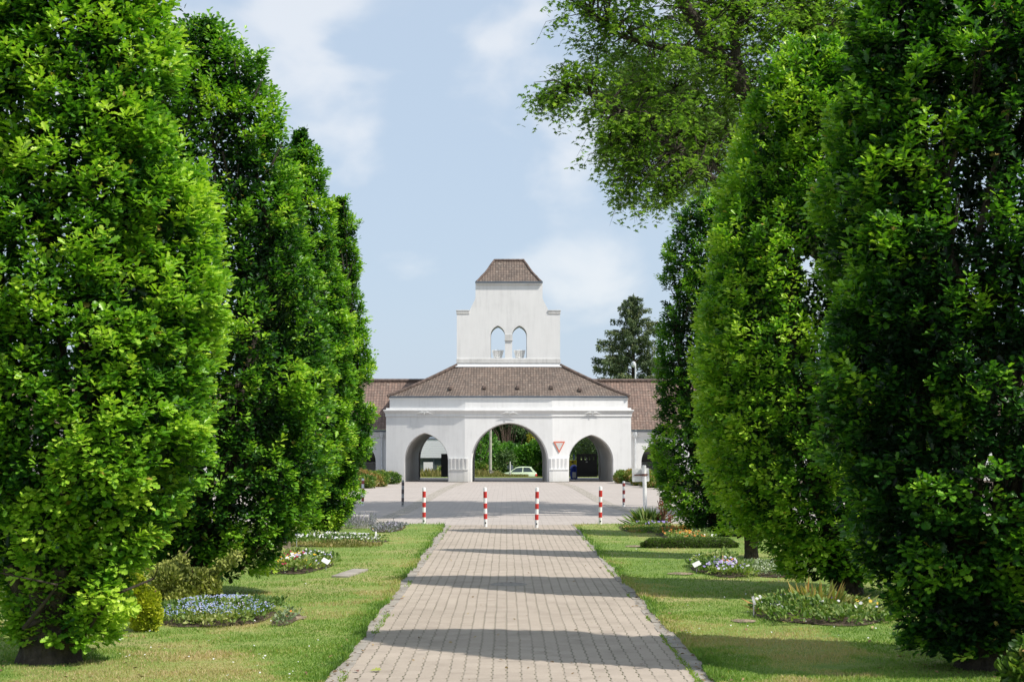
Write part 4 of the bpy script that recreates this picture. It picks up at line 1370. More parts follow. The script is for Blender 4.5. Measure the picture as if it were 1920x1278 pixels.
# ================================================================== BIG MAPLE over the right row
def big_maple():
    base = (11.6, 48.5, gz(11.6, 48.5))
    root = empty('maple_tree', base, 0, 'huge spreading maple rising behind the right row of oaks with drooping branches', 'tree')
    rs = np.random.RandomState(77); rr = random.Random(77)
    B = Vector(base)
    def W(px, py, Y): return atY(px, py, Y) - B
    limbs = []
    trunk = [Vector((0, 0, -.2)), Vector((-.1, 0, 2)), Vector((-.5, 0, 5)), Vector((-1.2, -.2, 8))]
    fork = W(1470, 330, 48.3)
    limbs.append(([*trunk, fork], [.62, .5, .44, .40, .36]))
    l1 = [fork, W(1404, 190, 48), W(1345, 100, 47.5), W(1290, 20, 47), W(1250, -60, 46.5), W(1200, -200, 46)]
    limbs.append((l1, [.36, .27, .22, .18, .14, .07]))
    l2 = [W(1412, 200, 48), W(1380, 110, 48.5), W(1372, 20, 49), W(1380, -120, 49.5), W(1360, -260, 50)]
    limbs.append((l2, [.2, .17, .13, .10, .05]))
    l3 = [fork, W(1560, 160, 49), W(1500, 40, 50), W(1450, -60, 50.5), W(1440, -250, 51)]
    limbs.append((l3, [.34, .3, .26, .2, .08]))
    l4 = [Vector((-.8, 0, 7)), W(1330, 330, 46.5), W(1230, 250, 46), W(1120, 180, 45.5), W(1040, 160, 45.2)]
    limbs.append((l4, [.2, .11, .08, .05, .02]))
    l5 = [W(1345, 100, 47.5), W(1260, 95, 46.5), W(1170, 70, 46), W(1090, 20, 45.5)]
    limbs.append((l5, [.14, .10, .06, .02]))
    l6 = [Vector((-1.2, -.2, 8)), Vector((2.0, -1, 11.5)), Vector((4.5, -2, 14.5)), Vector((6, -2.5, 18))]
    limbs.append((l6, [.34, .26, .18, .06]))
    l7 = [Vector((-1.2, -.2, 8)), Vector((.2, 3, 12)), Vector((.8, 5.5, 16)), Vector((1, 6.5, 20))]
    limbs.append((l7, [.3, .22, .15, .05]))
    l8 = [Vector((-.8, 0, 7)), Vector((-3.2, 2, 10)), Vector((-6.0, 4.0, 12)), Vector((-8.5, 5.0, 12.5))]
    limbs.append((l8, [.22, .16, .1, .03]))
    tb = MB()
    dense = []
    for pts, rad in limbs:
        tb.tube(pts, rad, 10)
        for a, b, ra in zip(pts[:-1], pts[1:], rad[:-1]):
            for q in range(5): dense.append(a.lerp(b, q / 5))
    # crown: lobes in picture terms (px, py, distance, radius) turned into places round the tree
    LB = [(1165, 340, 45.8, .75), (1228, 375, 46, .5), (1172, 378, 45.8, .4), (1130, 265, 45.6, .8), (1240, 330, 46, 1.0), (1180, 300, 46, .9), (1160, 210, 45.7, 1.2), (1045, 165, 45.3, .75), (1020, 178, 45.2, .5), (1090, 110, 45.5, .9), (1100, 30, 45.6, 1.1), (1220, 240, 46.2, 1.6),
          (1200, 100, 46, 1.8), (1300, 180, 46.8, 1.8), (1310, 300, 46.6, 1.2), (1160, -60, 46, 1.8), (1290, 0, 47.2, 2.2), (1400, 60, 48, 2.2), (1420, 200, 48, 1.9), (1500, 60, 49, 2.4),
          (1260, -180, 47, 2.6), (1400, -180, 49, 2.8), (1560, -120, 50, 3.0), (1340, -330, 48, 2.8), (1500, -320, 50, 3.0), (1590, 80, 49, 2.4), (1180, -250, 47, 2.0)]
    lobes = []
    for px, py, Y, r in LB:
        q = W(px, py, Y); lobes.append((q.x, q.y, q.z, r, r * 1.25, r * 0.9))
    lobes += [(2.5, -2, 13, 3.2, 3.2, 2.8), (5, -1, 16, 3, 3, 3), (1, 3.5, 15, 3.4, 3.2, 3), (-3.5, 3.5, 13, 3.2, 3.0, 2.4), (-6.6, 4.6, 13.6, 2.2, 2.4, 1.8), (-5.5, 4.5, 16, 2.8, 2.6, 2.4), (2, 4, 19, 3, 3, 2.6), (6, 2, 12.5, 3, 3, 2.6), (-8.0, 5.0, 14.0, 1.5, 1.9, 1.2),
              (-7, 6, 14, 2.4, 2.4, 2.0), (-5, 8, 13.5, 2.6, 2.4, 2.0), (-3.5, 6, 12, 2.6, 2.4, 2.0), (-6.5, 3.0, 14.5, 2.4, 2.4, 2.0), (-1, 4, 12, 3, 3, 2), (-2, 2, 16, 2.6, 2.6, 2.2), (-4, 1, 17, 2.6, 2.6, 2.2), (-5.5, 5, 14, 2.4, 2.4, 1.8), (-5.5, 7.5, 12.0, 3.0, 2.6, 2.4), (-2, 8, 15, 3, 2.6, 2.6), (-7.6, 7.5, 15.0, 1.8, 2.0, 1.5), (-2.5, 5.5, 18.5, 3, 3, 2.6)]
    tips = []
    for li, l in enumerate(lobes):
        n = int(6 + 7.2 * l[3] ** 1.7)
        for _ in range(n):
            d = rs.normal(size=3); d /= np.linalg.norm(d)
            rad = rs.rand() ** 0.4
            tips.append((Vector((l[0] + d[0] * l[3] * rad, l[1] + d[1] * l[4] * rad, l[2] + d[2] * l[5] * rad)), li))
    P = []; A = []; U = []; S = []; TI = []
    for tip, li in tips:
        cand = sorted(dense, key=lambda q: (q - tip).length + max(0, q.z - tip.z) * 0.4)[:6]
        src = cand[rr.randrange(3)]
        L_ = (tip - src).length
        mid = src.lerp(tip, 0.55) + Vector((rr.uniform(-.15, .15) * L_, rr.uniform(-.15, .15) * L_, 0.16 * L_))
        if L_ < 7:
            tb.tube([src, src.lerp(mid, .5) + Vector((0, 0, .04 * L_)), mid, tip], [0.035 + 0.004 * L_, .026, .018, .005], 5, cap=False)
        nt = 8
        ltint = rr.uniform(-.12, .12)
        for q in range(nt):
            f = 0.5 + 0.5 * rr.random()
            p0 = mid.lerp(tip, max(0, (f - .4) / .6)) if L_ < 7 else tip + Vector((rr.uniform(-1, 1), rr.uniform(-1, 1), rr.uniform(-.6, .6)))
            a = rr.uniform(0, 6.28); ln = rr.uniform(.35, .85)
            dirv = Vector((math.cos(a) * .8, math.sin(a) * .8, rr.uniform(-.5, .35))).normalized()
            end = p0 + dirv * ln + Vector((0, 0, -0.75 * ln))
            if q % 4 == 0: tb.tube([p0, p0 + dirv * ln * .6, end], [.009, .006, .003], 4, cap=False)
            for m in range(8):
                g = rr.uniform(.25, 1.05)
                pp = p0 + dirv * ln * g + Vector((0, 0, -.75 * ln * g * g))
                b = rr.uniform(0, 6.28)
                P.append((pp.x + math.cos(b) * .05, pp.y + math.sin(b) * .05, pp.z))
                A.append((math.cos(b), math.sin(b), rr.uniform(-.75, .05)))
                U.append((rr.gauss(0, .35), rr.gauss(0, .35), 1))
                S.append(rr.uniform(.115, .18))
                TI.append(.55 + ltint + rr.gauss(0, .16))
    tb.build('trunk', M['bark'], root, smooth=True, merge=False)
    leaves('crown', M['maple'], root, np.array(P), np.array(A), np.array(U), np.array(S), np.array(TI), 'maple', 1.0)
big_maple()

# ================================================================== SPRUCE behind the right wing
def spruce(X, Y, H, Rb, seed, label, trunk_top=True):
    rs = np.random.RandomState(seed); rr = random.Random(seed)
    base = (X, Y, gz(X, Y))
    root = empty('spruce_tree', base, 0, label, 'tree', None)
    tb = MB()
    tb.tube([(0, 0, -.1), (0.05, 0, H * .4), (0, 0, H * .75), (0.05, 0, H)], [.26, .2, .12, .02], 10)
    P = []; A = []; U = []; S = []; TI = []
    nb = 145
    for i in range(nb):
        t = (i + .5) / nb
        z = H * (.10 + .88 * t)
        a = i * 2.39 + rr.uniform(-.4, .4)
        ln = Rb * (1 - t) ** 0.72 * rr.uniform(.6, 1.18) + 0.25
        if rr.random() < .12: ln *= .45
        rise = 0.10 + 0.5 * t
        d = Vector((math.cos(a), math.sin(a), 0))
        pts = [Vector((0, 0, z)), d * ln * .5 + Vector((0, 0, z + ln * (rise - .12))), d * ln + Vector((0, 0, z + ln * (rise - .05)))]
        tb.tube(pts, [.035, .022, .008], 5, cap=False)
        bt = rr.uniform(-.15, .2)
        ns = int(ln * 17) + 4
        for j in range(ns):
            f = .28 + .74 * rr.random() if t < .8 else rr.random()
            p = pts[0].lerp(pts[1], f * 2) if f < .5 else pts[1].lerp(pts[2], min(1.04, (f - .5) * 2))
            side = rr.uniform(-1, 1) * (.16 + .22 * (1 - f)) * ln * .5
            p = p + Vector((-d.y, d.x, 0)) * side
            hang = rr.uniform(.25, .75) * (0.5 + .9 * (1 - t))
            m = int(8 + hang * 13)
            for q in range(m):
                g = rr.random()
                P.append((p.x + rr.gauss(0, .05), p.y + rr.gauss(0, .05), p.z - hang * g + rr.gauss(0, .03)))
                A.append((rr.gauss(0, .55) + d.x * .4, rr.gauss(0, .55) + d.y * .4, rr.uniform(-1.1, .1)))
                U.append((rr.gauss(0, 1), rr.gauss(0, 1), .4))
                S.append(rr.uniform(.10, .22)); TI.append(.42 + bt + .25 * (.5 - g) + rr.gauss(0, .14))
    tb.build('trunk', M['bark'], root, smooth=True, merge=False)
    leaves('crown', M['spruce'], root, np.array(P), np.array(A), np.array(U), np.array(S), np.array(TI), 'needle', 1.5)
q = atY(1188, 900, 132)
spruce(q.x, 132, (CAM_H + (768 - 549) / (3000 / 132)) - gz(q.x, 132), 5.4, 5, 'tall ragged spruce with hanging twigs rising behind the right wing')

# ================================================================== THINGS ON THE FORECOURT
BG = 'red and white bollards across the forecourt'
def bollard(name, label, base, h, tilt, faded=0):  # faded: how much shade is put into the post and band colours
    root = empty(name, base, 0, label, 'bollard', BG)
    r = .047
    nb = 7
    edges = [0.0, .20, .335, .47, .60, .735, .90, 1.0] if not faded else [0.0, .17, .33, .49, .65, .80, .93, 1.0]
    z0 = -.05
    mb = MB()
    mb.lathe([(r, z0), (r, h - .02), (r * .8, h), (0.004, h + .006)], 20)
    mb.build('post', M['bwhite'] if faded < 2 else M['grey_worn_shaded'], root, smooth=True, merge=False)
    for i in (1, 3, 5):
        bb = MB()
        bb.lathe([(r + .0008, edges[i] * h), (r + .0025, edges[i] * h + .002), (r + .0025, edges[i + 1] * h - .002), (r + .0008, edges[i + 1] * h)], 20)
        bb.build('red_band', M['red'] if not faded else (M['red_shaded'] if faded == 1 else M['band_shaded']), root, smooth=True, merge=False)
    lk = MB()
    lk.tube([(0.0, -r - .012, .085 * h + .02), (0, -r + .02, .085 * h + .02)], .022, 10)
    lk.build('lock', M['black'], root)
    root.rotation_euler = (R(tilt[1]), R(tilt[0]), 0)
    return root
M['band_shaded'] = simple('shaded_dark_band', (0.14, 0.11, 0.11), 0.8, 0, 0.5, 25)  # red band darkened towards grey to stand for shade
def on_ground(px, py):
    p = at(px, py); return (p.x, p.y, gz(p.x, p.y))
for (px, py, top, lab, tl) in ((795, 983, 914, 'red and white bollard in the grass corner left of the path', (0, 0)), (910.5, 987, 914, 'red and white bollard at the head of the path, left one on the paving', (-.8, 0)),
                       (1006, 989, 914, 'red and white bollard at the head of the path, right one on the paving', (1.0, 0)), (1125.5, 984, 912, 'red and white bollard in the grass corner right of the path', (.7, 0))):
    b = on_ground(px, py)
    bollard('bollard', lab, b, (py - top) / (FPX / b[1]), tl)
for (px, py, top, lab, f) in ((680, 948, 897, 'red and white bollard coloured for shade beside the farthest left oak', 1), (755, 949, 900, 'red and white bollard in greys coloured for shade in front of the left arch', 2), (1169.5, 949, 902, 'red and white bollard coloured for shade before the right shrubs', 1)):
    b = on_ground(px, py)
    bollard('bollard', lab, b, (py - top) / (FPX / b[1]), (.4, 0), f)

# sign seen from the back, on a white post
b = on_ground(1210, 968)
root = empty('sign_post', b, 0, 'back of a white sign board on a stout white post among the iris leaves', 'sign')
s = b[1] / FPX
hT = (968 - 873) * s
mb = MB(); mb.lathe([(.062, -.1), (.062, hT), (.05, hT + .01), (.003, hT + .012)], 20); mb.build('post', M['bwhite'], root, smooth=True, merge=False)
mb = MB()
x0, x1, z0, z1 = -22 * s, 10.5 * s, (968 - 903) * s, (968 - 878) * s
c = .03
poly = []
for cx_, cz_, a0 in ((x1 - c, z1 - c, 0), (x0 + c, z1 - c, 90), (x0 + c, z0 + c, 180), (x1 - c, z0 + c, 270)):
    for i in range(5):
        a = R(a0 + i * 22.5); poly.append((cx_ + c * math.cos(a), cz_ + c * math.sin(a)))
mb.prism(poly, .105, .115)
o = mb.build('board', M['bwhite'], root)
mb = MB(); mb.box(-18 * s, 7.5 * s, .078, .104, (968 - 891.5) * s, (968 - 889) * s); mb.lathe([(.068, (968 - 892.5) * s), (.068, (968 - 888) * s)], 16); mb.build('bracket', M['rust'], root)
root.rotation_euler = (0, R(-1.2), R(6))

# give-way sign on the right face of the gatehouse
def giveway():
    px, py0, py1 = 1048, 826, 849.5
    xx = (px - 950) / (FPX / (GATE_Y + 0.15)) - GX
    y = plan_y(xx)
    ang = math.atan(CANT)
    sc = (GATE_Y + y) / FPX
    W = 22.5 * sc / math.cos(ang); Hh = 21.5 * sc
    root = empty('give_way_sign', (GX + xx + math.sin(ang) * .05, GY + y - math.cos(ang) * .05, CAM_H + (768 - (py0 + py1) / 2) * sc), ang, 'triangular give way sign with faded red border on the right face of the gate', 'sign')
    def tri(w, h, dz=0.0, r=.03):
        pts = []
        for (x, z) in ((-w / 2, h / 2), (0, -h / 2), (w / 2, h / 2)): pts.append((x, z + dz))
        cx_, cz_ = 0, (h / 2 + dz) - h / 3
        out = []
        n = 3
        for i in range(3):
            p = Vector(pts[i]); a = (Vector(pts[i - 1]) - p).normalized(); b_ = (Vector(pts[(i + 1) % 3]) - p).normalized()
            out += [tuple(p + a * r), tuple(p + (a + b_) * r * .35), tuple(p + b_ * r)]
        return out
    mb = MB(); mb.prism(tri(W, Hh), 0.0, .03); mb.build('border', M['redsign'], root)
    mb = MB(); mb.prism(tri(W * .66, Hh * .66, Hh * .045, .02), -.004, -.001); mb.build('face', M['signface'], root)
M['redsign'] = simple('faded_red_sign', (0.60, 0.17, 0.11), 0.5, 0, 0.12, 12)
M['signface'] = simple('sign_face', (0.58, 0.58, 0.57), 0.5, 0, 0.12, 9)
giveway()

# litter bin and yellow box inside the right passage
b = Vector((4.39, 104.6, gz(0, 104.6)))
root = empty('litter_bin', b, 0, 'blue litter bin with white label standing behind the right arch', 'litter bin')
M['bluep'] = simple('blue_plastic', (0.02, 0.05, 0.38), 0.4, 0, 0.1, 6)
M['yellowp'] = simple('yellow_plastic', (0.80, 0.62, 0.02), 0.4, 0, 0.1, 6)
mb = MB(); mb.lathe([(.20, 0.0), (.23, .05), (.24, .66), (.25, .68), (.25, .72), (.20, .84), (.10, .92), (.01, .94)], 20); mb.build('body', M['bluep'], root, smooth=True, merge=False)
mb = MB(); mb.box(-.12, .12, -.262, -.236, .08, .46); mb.build('label_plate', M['bwhite'], root)
mb = MB(); mb.box(-.09, .09, -.26, -.235, .74, .80); mb.build('slot', M['black'], root)
b = Vector((4.28, 105.2, gz(0, 105.2)))
root = empty('yellow_box', b, 0, 'yellow box on the post behind the blue litter bin', 'box')
mb = MB(); mb.box(-.16, .30, -.06, .10, .80, 1.22); mb.build('case', M['yellowp'], root, bevel=.01)
mb = MB(); mb.box(.10, .18, .0, .08, 0, 1.6); mb.build('stand', M['bluep'], root)
mb = MB(); mb.box(-.02, .10, -.09, -.062, 1.06, 1.16); mb.build('lid', M['black'], root)

# ================================================================== PLANTED SIDES OF THE FORECOURT
SG = 'low shrubs along the gatehouse walls'
def kerb_line(name, label, pts, w=.14, h=.12):
    mb = MB()
    P = [Vector(p) for p in pts]
    for a, b_ in zip(P[:-1], P[1:]):
        d = (b_ - a); n = max(1, int(d.length / .8)); u = d.normalized(); nn = Vector((-u.y, u.x)) * w / 2
        for i in range(n):
            p, q_ = a + d * (i / n) + u * .004, a + d * ((i + 1) / n) - u * .004
            z0, z1 = gz(0, p.y), gz(0, q_.y)
            mb.hexa([(p.x - nn.x, p.y - nn.y, z0 - .1), (q_.x - nn.x, q_.y - nn.y, z1 - .1), (q_.x + nn.x, q_.y + nn.y, z1 - .1), (p.x + nn.x, p.y + nn.y, z0 - .1),
                     (p.x - nn.x, p.y - nn.y, z0 + h), (q_.x - nn.x, q_.y - nn.y, z1 + h), (q_.x + nn.x, q_.y + nn.y, z1 + h), (p.x + nn.x, p.y + nn.y, z0 + h)])
    return tag(mb.build(name, M['kerb'], merge=False), kind='structure')
kl = [(-6.35, 97.0), (-6.4, 93.5), (-7.1, 89), (-8.2, 83), (-9.0, 80)]
kr = [(6.6, 97.0), (6.7, 91), (7.0, 88.5), (7.5, 84.5), (8.2, 83), (8.4, 78.5), (9.4, 75)]
kerb_line('kerb', '', kl + [(-30, 79)]); kerb_line('kerb', '', kr + [(30, 74)])
def soil(name, pts, yb_=97.2, xo=30):
    mb = MB()
    s = 1 if pts[0][0] > 0 else -1
    mb.face([(x, y, gz(0, y) + .07) for x, y in pts] + [(xo * s, pts[-1][1], gz(0, pts[-1][1]) + .07), (xo * s, yb_, gz(0, yb_) + .07)])
    return tag(mb.build(name, M['soil']), kind='structure')
soil('planting_soil', kl); soil('planting_soil', kr)
def low_shrub(px0, px1, pyb, pyt, Y, label, seed, n=5200, mat='hedge', size=.10, dpt=1.2, cat='shrub', group=SG, shape='leaf', tint0=.64):
    s = Y / FPX
    xm = ((px0 + px1) / 2 - 950) * s; w = (px1 - px0) * s / 2; zb = CAM_H - (pyb - 768) * s; h = (pyb - pyt) * s
    rr = random.Random(seed)
    lobes = []
    k_ = max(2, int(w * 2 / .9))
    for i in range(k_):
        x = -w + (i + .5) * 2 * w / k_
        hh = h * rr.uniform(.85, 1.05) * (0.8 if i in (0, k_ - 1) else 1)
        lobes.append((x, rr.uniform(-.2, .2), hh * .5, w / k_ * 1.35, dpt * .6, hh * .52))
    return shrub('shrub', label, cat, (xm, Y, gz(xm, Y) + .03), lobes, n, size, mat, seed, shape, group, (6, h * .8, .5, .02), tint0=tint0)
low_shrub(676, 748, 905, 876, 91.0, 'rounded green shrub against the left face of the gatehouse, right of its neighbours', 201)
low_shrub(668, 727, 916, 880, 85.5, 'shrub with reddish shoots in front of the left wing', 202, tint0=.74)
low_shrub(640, 700, 917, 888, 82.5, 'shrub at the left kerb half hidden by the oak', 203)
low_shrub(560, 650, 917, 885, 84, 'broad shrub before the left wing, behind the left oaks', 204, n=4000)
low_shrub(1155, 1192, 905, 876, 92.5, 'shrub beside the right downpipe of the gatehouse', 205)
low_shrub(1186, 1225, 912, 878, 87.5, 'yellowish shrub behind the white sign board', 206, tint0=.68)
low_shrub(1205, 1262, 916, 886, 83.5, 'shrub by the kerb step right of the sign post', 207, tint0=.6)
low_shrub(1240, 1330, 925, 890, 80, 'broad shrub right of the sign post hidden by the oak', 208, n=4000)

# lamp behind the right wing roof
q = atY(1192, 900, 118)
root = empty('street_lamp', (q.x, 118, gz(q.x, 118)), 0, 'pale street lamp with round head rising behind the right wing roof', 'street lamp')
hl = CAM_H + (768 - 678) * 118 / FPX - gz(q.x, 118)
mb = MB(); mb.tube([(0, 0, 0), (0, 0, hl * .5), (0, 0, hl - .1)], [.075, .06, .05], 10); mb.build('pole', M['whitelead'], root, smooth=True)
mb = MB(); mb.lathe([(.03, hl - .42), (.12, hl - .34), (.16, hl - .18), (.13, hl - .02), (.03, hl + .03)], 16, -.14, 0); mb.build('lamp_head', M['whitelead'], root, smooth=True)

# ================================================================== BEYOND THE GATE
q = atY(919.5, 895, 118.5)
root = empty('utility_pole', (q.x, 118.5, gz(0, 118.5)), 0, 'pale concrete pole seen through the middle arch', 'pole')
mb = MB(); mb.lathe([(.11, -.1), (.10, 3), (.085, 7.2), (.01, 7.22)], 14); mb.build('shaft', M['concrete'], root, smooth=True)
mb = MB(); mb.box(.10, .26, -.08, .08, .35, .62); mb.box(-.13, .13, -.13, .13, .68, .71); mb.build('junction_box', M['kerb'], root)
q = atY(956.5, 895, 113.5)
root = empty('round_sign', (q.x, 113.5, gz(0, 113.5)), 0, 'back of a round traffic sign on a thin post beyond the middle arch', 'sign')
s = 113.5 / FPX
hs_ = 29.5 * s
mb = MB(); mb.lathe([(.035, -.1), (.035, hs_), (.003, hs_ + .01)], 10); mb.build('post', M['bwhite'], root)
mb = MB()
for i in range(1): mb.tube([(0.02, .04, hs_ - .40), (0.02, .06, hs_ - .40)], .21, 24)
mb.build('disc', simple('sign_back_grey', (0.16, 0.19, 0.25), .5), root)

# white clad building with glass front seen through the left arch
k = NT('white_cladding')
sp = k.n('ShaderNodeSeparateXYZ', {0: k.obj()})
fz = k.math('FRACT', k.math('DIVIDE', sp.outputs[2], .22))
ln = k.range(k.math('ABSOLUTE', k.math('SUBTRACT', fz, .5)), .40, .5, 0, 1)
k.base(k.mix(ln, (.80, .81, .83), (.42, .44, .48))); k.rough(.5); k.bump(fz, .02)
M['clad'] = k.m
YB = 150.0; s = YB / FPX
zb = gz(0, YB)
root = empty('flat_roofed_building', (-8.2, YB, zb), 0, 'white clad flat roofed building with glass front beyond the left arch', 'building')
z1 = CAM_H - (823 - 768) * s - zb; z0 = CAM_H - (857.5 - 768) * s - zb
mb = MB(); mb.box(-9, 3.0, 0, 9, z0, z1); mb.build('upper_wall', M['clad'], root)
mb = MB(); mb.box(-8.9, 2.9, .25, 8.9, -.2, z0 - .003); mb.build('glass_front', M['glass'], root)
fm = MB()
for i in range(9): fm.box(-8.8 + i * 1.45, -8.74 + i * 1.45, .17, .247, -.2, z0 - .01)
fm.box(-8.9, 2.9, .18, .245, z0 - .12, z0 - .01)
fm.build('window_frame', M['lead'], root)
mb = MB(); mb.box(-9.05, 3.05, -.05, 9.05, z1 + .003, z1 + .10); mb.build('roof', M['lead'], root)
# white board on the verge
q0 = atY(794, 866, 124); q1 = atY(811.5, 890, 124)
root = empty('notice_board', ((q0.x + q1.x) / 2, 124, gz(0, 124)), 0, 'blank white board on posts in the tall grass beyond the left arch', 'sign')
w_ = (q1.x - q0.x) / 2; zt = q0.z - gz(0, 124); zb2 = q1.z - gz(0, 124)
mb = MB(); mb.box(-w_, w_, 0, .05, max(zb2, .1), zt); mb.build('board', M['bwhite'], root, bevel=.01)
mb = MB(); mb.box(-w_ + .05, -w_ + .11, .053, .10, -.1, zt - .1); mb.box(w_ - .11, w_ - .05, .053, .10, -.1, zt - .1); mb.build('posts', M['grey_worn_shaded'], root)

# tall dry grass on the verge
def drygrass(x0, x1, y0, y1, n, h, seed, mat='drygrass', t0=.4):
    rs = np.random.RandomState(seed)
    X = x0 + (x1 - x0) * rs.rand(n); Y = y0 + (y1 - y0) * rs.rand(n)
    Z = np.array([gz(a, b_) for a, b_ in zip(X, Y)])
    p = np.stack([X, Y, Z], 1)
    hh = h * (.4 + .8 * rs.rand(n)) * (1 + .35 * rnoise(p, seed, 1.2, 2))
    return p, nrmz(np.stack([rs.normal(size=n) * .3, rs.normal(size=n) * .3, np.ones(n)], 1)), nrmz(rs.normal(size=(n, 3))), hh, t0 + rs.normal(size=n) * .25
gs = [drygrass(-9, -.6, 118, 128, 16000, .62, 1), drygrass(-2.4, 1.5, 113, 118, 5000, .22, 2, t0=.2), drygrass(-6, 8, 110.5, 113, 9000, .05, 3, t0=.1)]
o = leaves('tall_grass', M['drygrass'], None, *[np.concatenate([g_[i] for g_ in gs]) for i in range(5)], 'blade', 1.6)
tag(o, 'tall dry grass on the verge beyond the gate', 'grass', kind='stuff')

BT = 'trees and bushes beyond the street'
def far_bush(px, py, Y, rx, rz, label, mat, seed, n=2600, size=.28, ry=None, shape='leaf', tint0=.5, name='bush', cat='bush', trunk=False):
    q = atY(px, py, Y); g = gz(q.x, Y)
    rr = random.Random(seed); lobes = []
    zc = q.z - g
    for i in range(8):
        a = rr.uniform(0, 6.28); f = rr.uniform(.1, .6)
        lobes.append((math.cos(a) * rx * f, math.sin(a) * rx * f * .8, zc + rr.uniform(-.45, .5) * rz, rx * rr.uniform(.4, .62), (ry or rx) * rr.uniform(.4, .6), rz * rr.uniform(.38, .6)))
    root = shrub(name, label, cat, (q.x, Y, g), lobes, n, size, mat, seed, shape, BT, None, part='crown', tint0=tint0)
    mb = MB(); 
    mb.tube([(0, 0, -.2), (.1, 0, zc * .6), (.05, 0, zc + rz * .4)], [.16 + rz * .03, .12, .04], 8)
    for i in range(6):
        a = rr.uniform(0, 6.28); z = zc * rr.uniform(.3, .9)
        mb.tube([(0, 0, z * .7), (math.cos(a) * rx * .35, math.sin(a) * rx * .3, z), (math.cos(a) * rx * .7, math.sin(a) * rx * .6, z + rz * .4)], [.07, .05, .015], 6)
    mb.build('trunk', M['bark_pale'], root, smooth=True, merge=False)
    return root
far_bush(900, 850, 146, 1.9, 2.6, 'bright green leafy tree at the left edge of the middle arch view', 'ivy', 301, 5000, .24)
far_bush(893, 880, 143, 1.2, 1.0, 'light green bush behind the concrete pole', 'hedge', 302, 2600, .2, tint0=.6)
far_bush(936, 872, 147, 1.3, 1.5, 'dark bush left of the pale green car', 'darkleaf', 303, 3000, .22)
far_bush(905, 875, 149, 1.8, 1.5, 'yellow green bush at the roadside behind the pole', 'hedge', 304, 3200, .2, tint0=.7)
far_bush(985, 866, 150, 2.6, 1.9, 'dense ivy green hedge directly behind the car', 'ivy', 305, 8000, .22, 1.0)
far_bush(1020, 862, 150.5, 2.4, 2.1, 'ivy green hedge behind the rear of the car, right part', 'ivy', 306, 7000, .22, 1.0)
far_bush(958, 860, 152, 2.2, 1.8, 'dark green bush rising behind the hedge', 'ivy', 307, 5000, .24, tint0=.3)
far_bush(1014, 826, 150.5, .8, 1.1, 'lower shrub with yellow blossom beside the hedge top', 'yellowleaf', 319, 700, .15, tint0=.5)
far_bush(955, 812, 158, 3.2, 3.0, 'dark conifer with bare brown branches in the middle of the arch view', 'darkleaf', 308, 5200, .3, tint0=.35, name='tree', cat='tree')
far_bush(985, 806, 160, 3.0, 3.0, 'dark evergreen tree at the top right of the middle arch view', 'darkleaf', 309, 6000, .32, tint0=.25, name='tree', cat='tree')
far_bush(1009, 812, 151, .9, 2.0, 'shrub with yellow blossom under the right haunch of the middle arch', 'yellowleaf', 310, 1500, .16, tint0=.5)
far_bush(925, 806, 162, 3.4, 3.0, 'dull green tree behind the concrete pole', 'darkleaf', 311, 6500, .32, tint0=.55, name='tree', cat='tree')
far_bush(1095, 836, 150, 3.2, 2.6, 'dark green tree filling the right arch above the gate leaf', 'darkleaf', 312, 7500, .28, tint0=.35, name='tree', cat='tree')
far_bush(1062, 850, 149, 2.2, 3.0, 'dark green tree behind the pillar between middle and right arch', 'darkleaf', 313, 5500, .28, tint0=.45, name='tree', cat='tree')
far_bush(1140, 836, 152, 3.2, 2.6, 'dark green tree behind the right wing', 'darkleaf', 314, 5000, .3, name='tree', cat='tree')
far_bush(812, 808, 172, 4.5, 3.0, 'dark green tree behind the flat roofed building', 'darkleaf', 315, 6500, .34, tint0=.45, name='tree', cat='tree')
far_bush(860, 815, 165, 3.6, 3.6, 'green tree between the flat roofed building and the dull green tree', 'darkleaf', 316, 6000, .34, tint0=.6, name='tree', cat='tree')
far_bush(838, 882, 140, 1.0, .8, 'small bright bush beside the glass front', 'hedge', 317, 1800, .16, tint0=.7)
far_bush(1003, 822, 166, 3.5, 3.5, 'green tree far behind the hedge at the right of the middle arch', 'darkleaf', 318, 5000, .34, tint0=.6, name='tree', cat='tree')
# far trees on both sides so that nothing stays bare
for i, (x, y) in enumerate([(-62, 150), (-48, 160), (-34, 148), (-24, 168), (26, 165), (38, 150), (52, 160), (66, 150), (17, 172)]):
    pass

# bare brown branches in the middle of the arch view
mb = MB(); rr = random.Random(9)
q = atY(950, 880, 153.5)
root = empty('dead_tree', (q.x, 153.5, gz(0, 153.5)), 0, 'leafless brown branching shrub in the middle of the arch view', 'tree', BT)
for i in range(26):
    a = rr.uniform(0, 6.28); r = rr.uniform(.3, 1.8)
    x, y = math.cos(a) * r, math.sin(a) * r * .5 - .6
    mb.tube([(x * .3, y * .3, 0), (x * .7, y * .7, 2.0), (x, y - .4, 3.2), (x * 1.5, y - .8, 4.2 + rr.uniform(-.4, .5))], [.03, .024, .016, .006], 5, cap=False)
mb.build('branches', simple('dead_wood', (0.26, 0.17, 0.14), .9, 0, .3, 5), root, smooth=True, merge=False)

